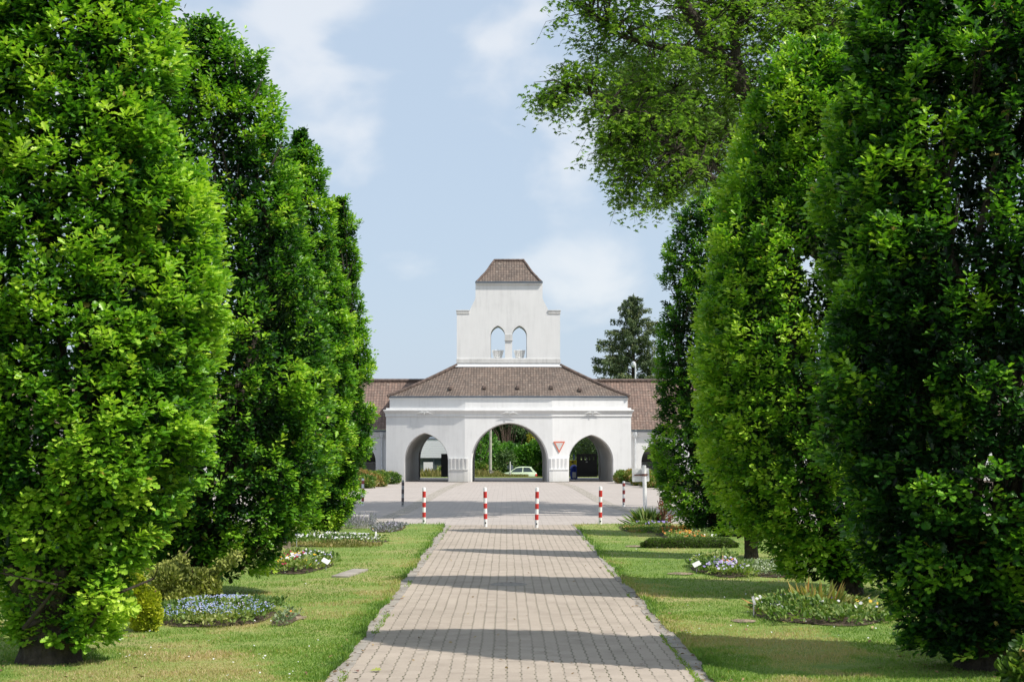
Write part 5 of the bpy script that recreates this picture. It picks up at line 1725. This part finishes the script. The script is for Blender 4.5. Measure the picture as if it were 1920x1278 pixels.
# ------------------------------------------------------------------ small pale green car
def small_car():
    Yc = 140.5; s = Yc / FPX
    q = atY(969.8, 900, Yc)
    zg = gz(0, Yc) + .004
    root = empty('car', (q.x, Yc, zg), 0, 'small pale green three door hatchback driving left beyond the gate', 'car')
    paint = simple('pale_green_paint', (0.60, 0.72, 0.50), .25, 0, .03, 3)
    # body below the belt: sections along x, front at -x
    st = [(-1.72, .30, .50, .52), (-1.66, .22, .66, .66), (-1.35, .20, .80, .74), (-.95, .19, .92, .79), (-.55, .18, .97, .81), (.3, .18, .985, .81), (1.0, .18, 1.0, .80), (1.50, .20, 1.0, .77), (1.68, .28, .92, .70), (1.72, .36, .60, .66)]
    mb = MB(); rings = []
    for x, zb_, zt_, hw in st:
        rings.append([(x, -hw * .93, zb_), (x, -hw, (zb_ + zt_) / 2 - .05), (x, -hw * .99, zt_ - .10), (x, -hw * .90, zt_), (x, hw * .90, zt_), (x, hw * .99, zt_ - .10), (x, hw, (zb_ + zt_) / 2 - .05), (x, hw * .93, zb_)])
    for a, b_ in zip(rings[:-1], rings[1:]):
        for i in range(8):
            j = (i + 1) % 8
            mb.face([a[i], b_[i], b_[j], a[j]])
    mb.face(rings[0]); mb.face(rings[-1][::-1])
    mb.build('body', paint, root, smooth=True)
    # cabin outline
    A0, A1 = (-.80, .95), (-.12, 1.37)      # windscreen foot, roof front
    R1, R0 = (1.22, 1.40), (1.62, .98)      # roof rear, tailgate foot
    yb_, yt_ = .735, .60
    def yy(z): return yb_ + (yt_ - yb_) * (z - .95) / .45
    cb = MB()
    def pil(p, q_, w1, w2, sgn):
        (x0, z0_), (x1, z1_) = p, q_
        c8 = []
        for (x, z, w) in ((x0, z0_, w1), (x1, z1_, w2)):
            y = yy(z) * sgn; yi = y - .06 * sgn
            c8.append([(x, y, z), (x + w, y, z), (x + w, yi, z), (x, yi, z)])
        cb.hexa(c8[0] + c8[1])
    for sgn in (-1, 1):
        pil(A0, A1, .10, .10, sgn); pil((.42, .97), (.46, 1.39), .09, .08, sgn); pil((1.40, .98), (1.08, 1.38), .20, .16, sgn)
    # roof
    rp_ = [(-.14, 1.36), (.1, 1.42), (.5, 1.445), (.95, 1.44), (1.26, 1.40)]
    for (xa, za), (xb, zb_) in zip(rp_[:-1], rp_[1:]):
        cb.hexa([(xa, -.60, za - .045), (xb, -.60, zb_ - .045), (xb, .60, zb_ - .045), (xa, .60, za - .045), (xa, -.56, za), (xb, -.56, zb_), (xb, .56, zb_), (xa, .56, za)])
    cb.build('cabin', paint, root, smooth=True)
    k = NT('car_glass'); k.base((.10, .14, .15)); k.rough(.05)
    tr_ = k.n('ShaderNodeBsdfTransparent', {'Color': (.55, .62, .62, 1)})
    mx = k.n('ShaderNodeMixShader', {0: .55})
    k.t.links.new(k.b.outputs[0], mx.inputs[1]); k.t.links.new(tr_.outputs[0], mx.inputs[2]); k.t.links.new(mx.outputs[0], k.out.inputs['Surface'])
    cg = k.m
    def pane(name, pts):
        mb = MB()
        o_ = [Vector(p) for p in pts]
        n_ = (o_[1] - o_[0]).cross(o_[2] - o_[0]).normalized() * .006
        a = [p - n_ for p in o_]; b2 = [p + n_ for p in o_]
        mb.face(a); mb.face(b2[::-1])
        for i in range(len(o_)):
            j = (i + 1) % len(o_); mb.face([a[i], a[j], b2[j], b2[i]])
        mb.build(name, cg, root)
    for sgn in (-1, 1):
        e = .02 * sgn
        pane('side_window', [(-.66, yy(.98) * sgn - e, .985), (.42, yy(.98) * sgn - e, .985), (.45, yy(1.36) * sgn - e, 1.36), (.0, yy(1.36) * sgn - e, 1.36)])
        pane('side_window', [(.52, yy(1.0) * sgn - e, 1.0), (1.36, yy(1.0) * sgn - e, 1.0), (1.10, yy(1.36) * sgn - e, 1.36), (.54, yy(1.36) * sgn - e, 1.36)])
    pane('windscreen', [(-.76, -.70, .97), (-.76, .70, .97), (-.10, .57, 1.36), (-.10, -.57, 1.36)])
    pane('rear_window', [(1.60, -.66, 1.02), (1.60, .66, 1.02), (1.25, .55, 1.38), (1.25, -.55, 1.38)])
    for x in (-1.10, 1.20):
        for sgn in (-1, 1):
            wh = empty('wheel', (x, .70 * sgn, .28)); wh.parent = root
            t_ = MB(); t_.tube([(0, -.08, 0), (0, .08, 0)], .28, 24); t_.build('tyre', M['black'], wh, bevel=.02)
            t_ = MB(); t_.tube([(0, -.088, 0), (0, .088, 0)], .17, 18); t_.build('rim', M['whitelead'], wh)
    for sgn in (-1, 1):
        t_ = MB(); t_.hexa([(1.64, .62 * sgn, .66), (1.735, .60 * sgn, .66), (1.735, .70 * sgn, .66), (1.58, .79 * sgn, .66), (1.64, .62 * sgn, .84), (1.72, .60 * sgn, .84), (1.72, .68 * sgn, .84), (1.58, .775 * sgn, .84)]); t_.build('tail_light', M['red'], root)
        t_ = MB(); t_.lathe([(.09, .56), (.11, .62), (.09, .68)], 12, -1.63, .50 * sgn); t_.build('headlight', M['bwhite'], root, smooth=True)
        t_ = MB(); t_.box(-.62, -.46, .80 * sgn - .06, .80 * sgn + .06, .98, 1.08); t_.build('wing_mirror', paint, root, bevel=.02)
    t_ = MB()
    for x in (.30,):
        for sgn in (-1, 1):
            t_.box(x, x + .45, .36 * sgn - .22, .36 * sgn + .22, .35, .55); t_.hexa([(x + .4, .36 * sgn - .2, .5), (x + .52, .36 * sgn - .2, .5), (x + .52, .36 * sgn + .2, .5), (x + .4, .36 * sgn + .2, .5), (x + .52, .36 * sgn - .17, 1.12), (x + .62, .36 * sgn - .17, 1.12), (x + .62, .36 * sgn + .17, 1.12), (x + .52, .36 * sgn + .17, 1.12)])
    t_.build('seats', M['black'], root)
    # driver: one skinned body
    me = bpy.data.meshes.new('person')
    V = [(.50, 0, .62), (.52, 0, .80), (.50, 0, 1.0), (.46, 0, 1.10), (.44, 0, 1.17), (.43, 0, 1.27),
         (.46, -.18, 1.02), (.30, -.24, .84), (.06, -.16, .92), (-.02, -.14, .94), (.46, .18, 1.02), (.30, .24, .84), (.06, .16, .92), (-.02, .14, .94),
         (.22, -.13, .60), (-.15, -.13, .62), (-.35, -.13, .38), (.22, .13, .60), (-.15, .13, .62), (-.35, .13, .38)]
    E = [(0, 1), (1, 2), (2, 3), (3, 4), (4, 5), (2, 6), (6, 7), (7, 8), (8, 9), (2, 10), (10, 11), (11, 12), (12, 13), (0, 14), (14, 15), (15, 16), (0, 17), (17, 18), (18, 19)]
    RR = [.14, .14, .15, .06, .075, .085, .06, .045, .035, .04, .06, .045, .035, .04, .08, .065, .05, .08, .065, .05]
    me.from_pydata([(x, y - .0, z) for x, y, z in V], E, [])
    po = bpy.data.objects.new('person', me); COL.objects.link(po)
    po.location = (q.x, Yc - .36, zg)
    md = po.modifiers.new('skin', 'SKIN')
    for v, r_ in zip(me.skin_vertices[0].data, RR): v.radius = (r_, r_)
    me.skin_vertices[0].data[0].use_root = True
    md2 = po.modifiers.new('sub', 'SUBSURF'); md2.levels = 1; md2.render_levels = 2
    k = NT('driver_skin_and_clothes')
    zz = k.n('ShaderNodeSeparateXYZ', {0: k.obj()})
    skin = k.math('MAXIMUM', k.math('GREATER_THAN', zz.outputs[2], 1.09), k.math('LESS_THAN', zz.outputs[0], .14))
    leg_ = k.math('LESS_THAN', zz.outputs[2], .66)
    c_ = k.mix(skin, (.62, .08, .05), (.55, .33, .24)); c_ = k.mix(leg_, c_, (.05, .07, .14))
    k.base(c_); k.rough(.8)
    me.materials.append(k.m)
    tag(po, 'driver in a red shirt with both hands at the wheel of the pale green car', 'person')
    hb = MB(); hb.lathe([(.02, 1.24), (.095, 1.27), (.10, 1.33), (.07, 1.375), (.01, 1.385)], 14, .45, 0)
    hb.build('hair', M['bark'], po, smooth=True)
small_car()

# ================================================================== GRAVE PLANTINGS
def bed(px0, px1, pyf, pyb, h, label, mat, flowers, seed, n=2600, size=.05, name='flower_bed', cat='flower bed', group='planted grave beds along the path', soil_=True, shape='leaf', tint0=.5, hump=1.0, soilpad=.03, updir=.8):
    """elliptical planting between two picture columns; pyf is its front edge, pyb its back edge on the ground"""
    h = h * .62
    A = at((px0 + px1) / 2, pyf); Bk = at((px0 + px1) / 2, pyb)
    Yc = (A.y + Bk.y) / 2; ry = max(.25, (Bk.y - A.y) / 2)
    s = Yc / FPX
    x0, x1 = (px0 - 950) * s, (px1 - 950) * s
    cx_, rx = (x0 + x1) / 2, (x1 - x0) / 2
    base = Vector((cx_, Yc, gz(0, Yc) + .02))
    root = empty(name, base, 0, label, cat, group)
    rs = np.random.RandomState(seed)
    def pts(n_, lo=0.0, hi=1.0):
        r = np.sqrt(rs.rand(n_)); a = rs.rand(n_) * 6.28
        wob_ = 1 + .10 * np.sin(a * 3 + seed) + .08 * np.sin(a * 7 + seed * 2) + .05 * np.sin(a * 13) + rs.normal(size=n_) * .03
        sq_ = 1 / np.maximum(np.abs(np.cos(a)) ** 3.2 + np.abs(np.sin(a)) ** 3.2, 1e-6) ** (1 / 3.2)
        X = np.cos(a) * r * rx * wob_ * sq_ * .93; Y = np.sin(a) * r * ry * wob_ * sq_ * .93
        env = h * (1 - .35 * r ** 5) * (1 + .45 * rnoise(np.stack([X, Y, X * 0], 1), seed, 4.0, 2))
        return X, Y, env, r
    X, Y, env, r = pts(n)
    Z = env * (0.25 + .75 * rs.rand(n) ** .5) - SLOPE * Y
    p = np.stack([X, Y, Z], 1)
    ax = nrmz(rs.normal(size=p.shape) * .8 + np.array([0, 0, updir]) + np.stack([X / rx, Y / ry, X * 0], 1) * .6)
    leaves('foliage', M[mat], root, p, ax, nrmz(np.array([0, 0, 1.0]) + rs.normal(size=p.shape) * .6), size * (.6 + .8 * rs.rand(n)), tint0 + .3 * rnoise(p, seed + 1, 3, 2) + rs.normal(size=n) * .18, shape)
    for fi, (fm, cnt, fs, fx0, fx1, fy) in enumerate(flowers):
        X, Y, env, r = pts(cnt)
        X = rx * (fx0 + (fx1 - fx0) * rs.rand(cnt)); Y = ry * (fy + (1 - abs(fy)) * (rs.rand(cnt) * 2 - 1) * .9)
        rr_ = np.sqrt((X / rx) ** 2 + (Y / ry) ** 2)
        kp = rr_ < 1.02
        X, Y, rr_ = X[kp], Y[kp], rr_[kp]
        nz = rnoise(np.stack([X, Y, X * 0], 1), seed + 5 + fi, 6.0, 2)
        kp = nz > -.25
        X, Y, rr_ = X[kp], Y[kp], rr_[kp]
        m = len(X)
        env = h * (1 - .35 * np.clip(rr_, 0, 1) ** 5)
        Z = env * (.95 + .25 * rs.rand(m)) - SLOPE * Y + .01
        up = nrmz(np.stack([rs.normal(size=m) * .5, rs.normal(size=m) * .5 - .7, np.ones(m)], 1))
        a = nrmz(rs.normal(size=(m, 3)))
        leaves('blossoms', M[fm], root, np.stack([X, Y, Z], 1), nrmz(np.cross(up, a)), up, fs * (.7 + .6 * rs.rand(m)), .4 + .6 * rs.rand(m), 'petal')
    if soil_:
        mb = MB()
        ring = []
        for i in range(36):
            a = i / 36 * 2 * PI; w = 1 + .05 * math.sin(a * 5 + seed)
            xx, yy_ = math.cos(a) * (rx + soilpad) * w, math.sin(a) * (ry + soilpad) * w
            ring.append((xx * .94, yy_ * .94, -SLOPE * yy_ + .012))
        cpt = (0, 0, .05)
        for i in range(36): mb.face([ring[i], ring[(i + 1) % 36], cpt])
        mb.build('soil', M['soil'], root)
    return root
def blades_tuft(px, py, n, h, w, label, seed, mat='bedleaf', name='iris_plant', spread=.35, group=None):
    b = at(px, py); root = empty(name, (b.x, b.y, gz(b.x, b.y) + .02), 0, label, 'plant', group)
    rs = np.random.RandomState(seed)
    p = np.stack([rs.normal(size=n) * w * .5, rs.normal(size=n) * w * .3, np.zeros(n)], 1)
    ax = nrmz(np.stack([p[:, 0] / w * spread * 3 + rs.normal(size=n) * .2, rs.normal(size=n) * .25, np.ones(n)], 1))
    leaves('leaves', M[mat], root, p, ax, nrmz(rs.normal(size=(n, 3))), h * (.6 + .5 * rs.rand(n)), .45 + rs.normal(size=n) * .25, 'blade', 1.0)
    return root
def stake_label(px, py, h, w, hh, label, tilt=0, mat='bwhite', fw=.02):
    """small plate on a stake stuck into the bed"""
    b = at(px, py); root = empty('plant_label', (b.x, b.y, gz(b.x, b.y) + .01), R(tilt * .3), label, 'label', 'name plates stuck into the beds')
    mb = MB(); mb.tube([(0, 0, -.03), (0, 0, h)], .009, 6); mb.build('stake', M['grey_worn_shaded'], root)
    mb = MB()
    c_, s_ = math.cos(R(tilt)), math.sin(R(tilt))
    cs = []
    for (x, z) in ((-w / 2, -hh / 2), (w / 2, -hh / 2), (w / 2, hh / 2), (-w / 2, hh / 2)):
        cs.append((x * c_ - z * s_, z, h + x * s_ + z * c_ * .8))
    mb.hexa([(a, -.02 + b2 * .5, c2) for a, b2, c2 in cs] + [(a, -.012 + b2 * .5, c2 + .012) for a, b2, c2 in cs])
    mb.build('plate', M[mat], root)
    return root

# left side
bed(302, 520, 1180, 1142, .30, 'bed of blue forget-me-nots beside the golden conifer', 'bedleaf', [('p_blue', 1700, .016, -1, 1, 0), ('p_lilac', 500, .017, -1, 1, 0)], 401, 5200, .055)
bed(520, 560, 1178, 1152, .10, 'small brown planting at the right end of the forget-me-nots', 'palegreen', [('p_orange', 8, .03, -1, 1, 0)], 402, 160, .05)
bed(500, 625, 1080, 1048, .30, 'mixed bed of crimson, yellow and white pansies with a white name plate', 'bedleaf',
    [('p_white', 70, .042, -.3, .3, .1), ('p_red', 40, .055, -.75, .45, 0), ('p_yellow', 60, .05, -.35, -.02, -.2), ('p_lilac', 110, .042, -.1, .95, -.1), ('p_yellow', 10, .05, .4, .9, -.4), ('p_white', 50, .042, .4, 1, .1)], 403, 3400, .075)
stake_label(611, 1071, .17, .13, .07, 'white name plate tilted in the mixed pansy bed on the left', -28)
bed(440, 722, 1026, 1006, .17, 'long bed of white pansies with pale gravelly ground', 'bedleaf', [('p_white', 420, .048, -.2, .95, .25), ('p_lilac', 60, .05, -.9, .5, .2)], 404, 4200, .06, soilpad=.15)
bed(520, 715, 1029, 1020, .09, 'strip of pale straw coloured ground cover before the white pansies', 'drygrass', [], 405, 2600, .05, soil_=False, cat='ground cover', name='ground_cover', tint0=.6)
stake_label(705, 1020, .22, .028, .11, 'thin white stake at the right end of the white pansy bed', 0)
stake_label(556, 1030, .35, .05, .10, 'dark stake with violet tuft beside the pale trunk', 0, 'p_violet')
bed(640, 706, 997, 983, .36, 'grey lavender bush in front of the stone block', 'greyleaf', [('p_lilac', 60, .02, -1, 1, 0)], 406, 2600, .09, name='lavender_bush', cat='bush', shape='blade', soil_=False, updir=1.4, group=None)
bed(700, 760, 1000, 985, .13, 'low grey green planting right of the lavender', 'greyleaf', [('p_yellow', 8, .03, -1, 1, 0)], 407, 1300, .06, shape='leaf')
blades_tuft(538, 1062, 60, .30, .3, 'dark arching fern leaves in the mixed pansy bed', 408, 'ivy', 'fern_plant', .8)
stake_label(738, 988, .22, .014, .05, 'thin dark stake near the grass corner left of the path', 0, 'black')
# stone block
b = on_ground(674, 992); s = b[1] / FPX
mb = MB(); mb.box(-14.5 * s, 14.5 * s, 0, .5, -.05, 25 * s)
o = mb.build('stone_block', M['concrete'], bevel=.015); o.location = b; tag(o, 'low pale stone block behind the lavender', 'stone block')
b = on_ground(657, 1078)
mb = MB(); mb.box(-.14, .14, -.75, .75, -.03, .035); o = mb.build('stone_slab', M['slab'], bevel=.008); o.location = (b[0], b[1], b[2] + .02); o.rotation_euler = (R(-1.2), 0, R(-8)); tag(o, 'flat stone slab in the grass beside the mixed pansy bed', 'stone slab')
# golden dwarf conifer and olive conifer
def conifer(px0, px1, pyb, pyt, label, mat, seed, n, size, name='dwarf_conifer', extra=(), dy=.5, shape='needle'):
    b = at((px0 + px1) / 2, pyb); s = b.y / FPX
    w = (px1 - px0) * s / 2; h = (pyb - pyt) * s
    rr = random.Random(seed); lobes = []
    for i in range(9):
        f = i / 8
        lobes.append((rr.uniform(-.5, .5) * w, rr.uniform(-.4, .4) * w + dy * 0, h * (.18 + .62 * f), w * rr.uniform(.45, .62), w * .55, h * .22))
    lobes += [(e[0] * w, e[1] * w, e[2] * h, e[3] * w, e[3] * w, e[4] * h) for e in extra]
    root = shrub(name, label, 'shrub', (b.x, b.y, gz(b.x, b.y)), lobes, n, size, mat, seed, shape, None, (5, h * .9, .2, .03), tint0=.5, updir=1.0, tvar=.35)
    return root
conifer(226, 306, 1186, 1080, 'bright golden dwarf conifer under the nearest left oak', 'gold', 501, 14000, .05, shape='quad')
cn = conifer(290, 400, 1135, 1058, 'olive green straggling conifer in front of the second left oak', 'olive', 502, 12000, .06, extra=((.9, 0, .35, .35, .3), (-.6, .2, .3, .5, .35)), shape='quad')
mb = MB(); rr = random.Random(3)
P0 = at(330, 1130); s = P0.y / FPX
def rel(px, py, dy_=0): return ((px - 345) * s, dy_, (1130 - py) * s)
mb.tube([rel(345, 1110), rel(375, 1085), rel(410, 1060), rel(446, 1037)], [.022, .016, .011, .005], 6)
mb.tube([rel(320, 1100), rel(325, 1060), rel(358, 1021)], [.02, .014, .006], 6)
mb.build('branch', M['bark_pale'], cn, smooth=True)
rs = np.random.RandomState(8)
pp = []
for (a, b2) in ((rel(375, 1085), rel(446, 1037)), (rel(325, 1080), rel(340, 1042))):
    a, b2 = np.array(a), np.array(b2)
    t = rs.rand(700, 1); pp.append(a + (b2 - a) * t + rs.normal(size=(700, 3)) * .045)
pp = np.concatenate(pp)
leaves('sprigs', M['olive'], cn, pp, nrmz(rs.normal(size=pp.shape) + np.array([.4, 0, .6])), nrmz(rs.normal(size=pp.shape)), .05 * (.6 + .8 * rs.rand(len(pp))), .5 + rs.normal(size=len(pp)) * .2, 'quad')

# right side
bed(1405, 1660, 1178, 1132, .27, 'bed of rust coloured grasses and yellow flowers before the second right oak', 'bedleaf', [('p_white', 30, .055, -.9, -.65, 0), ('p_yellow', 30, .045, -.2, .8, .3), ('p_white', 26, .045, -.1, .5, -.3), ('p_violet', 20, .045, -.5, .4, .4), ('p_lilac', 30, .05, .6, 1, 0)], 411, 4600, .06)
blades_tuft(1535, 1150, 150, .42, .55, 'rust tipped grassy tuft in the middle of the near right bed', 412, 'rustblade', 'grass_tuft', .7)

stake_label(1413, 1160, .22, .03, .11, 'thin grey stake at the left end of the near right bed', 8, 'grey_worn_shaded')
bed(1298, 1400, 1086, 1056, .27, 'bed of violet and orange pansies with a white name plate', 'bedleaf', [('p_lilac', 150, .045, -1, .5, 0), ('p_violet', 90, .045, -1, .6, 0), ('p_orange', 26, .055, -.3, .5, .2), ('p_white', 50, .045, -.9, .8, .1)], 413, 2600, .07)
bed(1370, 1520, 1086, 1060, .20, 'variegated silvery ground cover right of the orange pansies', 'palegreen', [('p_white', 120, .02, -1, 1, 0)], 414, 6500, .04, name='ground_cover', cat='ground cover', tint0=.55)
stake_label(1306, 1077, .17, .13, .07, 'white name plate tilted before the violet and orange pansies', 24)
bed(1232, 1335, 1018, 996, .24, 'bed of orange, yellow and white flowers behind the clipped hedge', 'bedleaf', [('p_orange', 150, .045, -.9, .4, 0), ('p_yellow', 60, .05, -.2, .35, .3), ('p_white', 50, .06, .25, .95, -.1), ('p_rust', 120, .04, -.9, .3, -.2)], 415, 2400, .06)
def clipped_hedge(px0, px1, pyb, h, label, seed, n=9000):
    b0 = at(px0, pyb); b1 = at(px1, pyb); rs = np.random.RandomState(seed)
    cx_ = (b0.x + b1.x) / 2; w = (b1.x - b0.x) / 2; d = .22
    root = empty('clipped_hedge', (cx_, b0.y, gz(0, b0.y)), 0, label, 'hedge')
    X = (rs.rand(n) * 2 - 1) * w; a = rs.rand(n) * PI
    endr = np.clip((w - np.abs(X)) / .2, .3, 1)
    p = np.stack([X, -np.cos(a) * d * endr, np.sin(a) ** .6 * h * (.9 + .1 * rnoise(np.stack([X, X * 0, a], 1), seed, 5, 2)) * endr ** .5], 1)
    low = rs.rand(n) < .35; p[low, 2] *= rs.rand(low.sum())
    o_ = nrmz(np.stack([rs.normal(size=n) * .5, -np.cos(a), np.sin(a) + .3], 1) + rs.normal(size=(n, 3)) * .5)
    leaves('foliage', M['ivydark'], root, p, o_, nrmz(rs.normal(size=p.shape) * .5 + np.array([0, 0, 1])), .035 * (.7 + .6 * rs.rand(n)), .45 + rs.normal(size=n) * .2 + .3 * (p[:, 2] / h - .6), 'leaf')
    mb = MB(); mb.box(-w + .1, w - .1, -d * .55, d * .55, 0, h * .75); mb.build('twigs', M['bark'], root)
M['ivydark'] = leaf_mat('clipped_hedge_leaves', [(0.0, (0.04, 0.08, 0.02)), (0.6, (0.12, 0.19, 0.045)), (1.0, (0.22, 0.30, 0.08))], 0.5, 0.25)
clipped_hedge(1201, 1385, 1028, .22, 'low clipped hedge edging the orange and yellow flowers', 601)
bed(1160, 1245, 1001, 986, .10, 'low yellow green ground cover in front of the iris', 'hedge', [], 416, 4200, .04, name='ground_cover', cat='ground cover', tint0=.62)
bed(1192, 1250, 990, 980, .17, 'small bed of deep violet and white pansies at the foot of the sign post', 'bedleaf', [('p_violet', 130, .06, -1, 1, 0), ('p_white', 22, .06, -.2, .6, 0)], 417, 900, .06)
blades_tuft(1216, 984, 170, .50, .36, 'clump of upright iris leaves in front of the white sign post', 418, 'bedleaf', 'iris_plant', .5)
conifer(1880, 1975, 1300, 1205, 'pale green young shrub at the lower right corner', 'hedge', 503, 1500, .09, name='young_shrub', shape='leaf')
conifer(1228, 1262, 985, 925, 'thin shrub with dark red leaves left of the farthest right oak', 'redleaf', 504, 150, .09, name='red_shrub', shape='leaf') if 'redleaf' in M else None
# bare soil patches and slabs at the heads of the beds
def patch(px, py, w, d, label):
    b = on_ground(px, py); mb = MB(); rr = random.Random(int(px))
    ring = [(math.cos(i / 18 * 2 * PI) * w * rr.uniform(.8, 1.1), math.sin(i / 18 * 2 * PI) * d * rr.uniform(.8, 1.1)) for i in range(18)]
    for i in range(18):
        a, c_ = ring[i], ring[(i + 1) % 18]
        mb.face([(a[0], a[1], -SLOPE * a[1] + .004), (c_[0], c_[1], -SLOPE * c_[1] + .004), (0, 0, .022)])
    o = mb.build('bare_soil', M['drysoil']); o.location = (b[0], b[1], b[2] + .03); tag(o, kind='structure')
M['drysoil'] = simple('dry_soil', (0.26, 0.20, 0.14), 1, 0, .4, 14, .02, 30)
patch(1275, 1078, .24, .28, ''); patch(1192, 1026, .25, .3, ''); patch(545, 1162, .2, .3, ''); patch(1395, 1168, .15, .2, '')
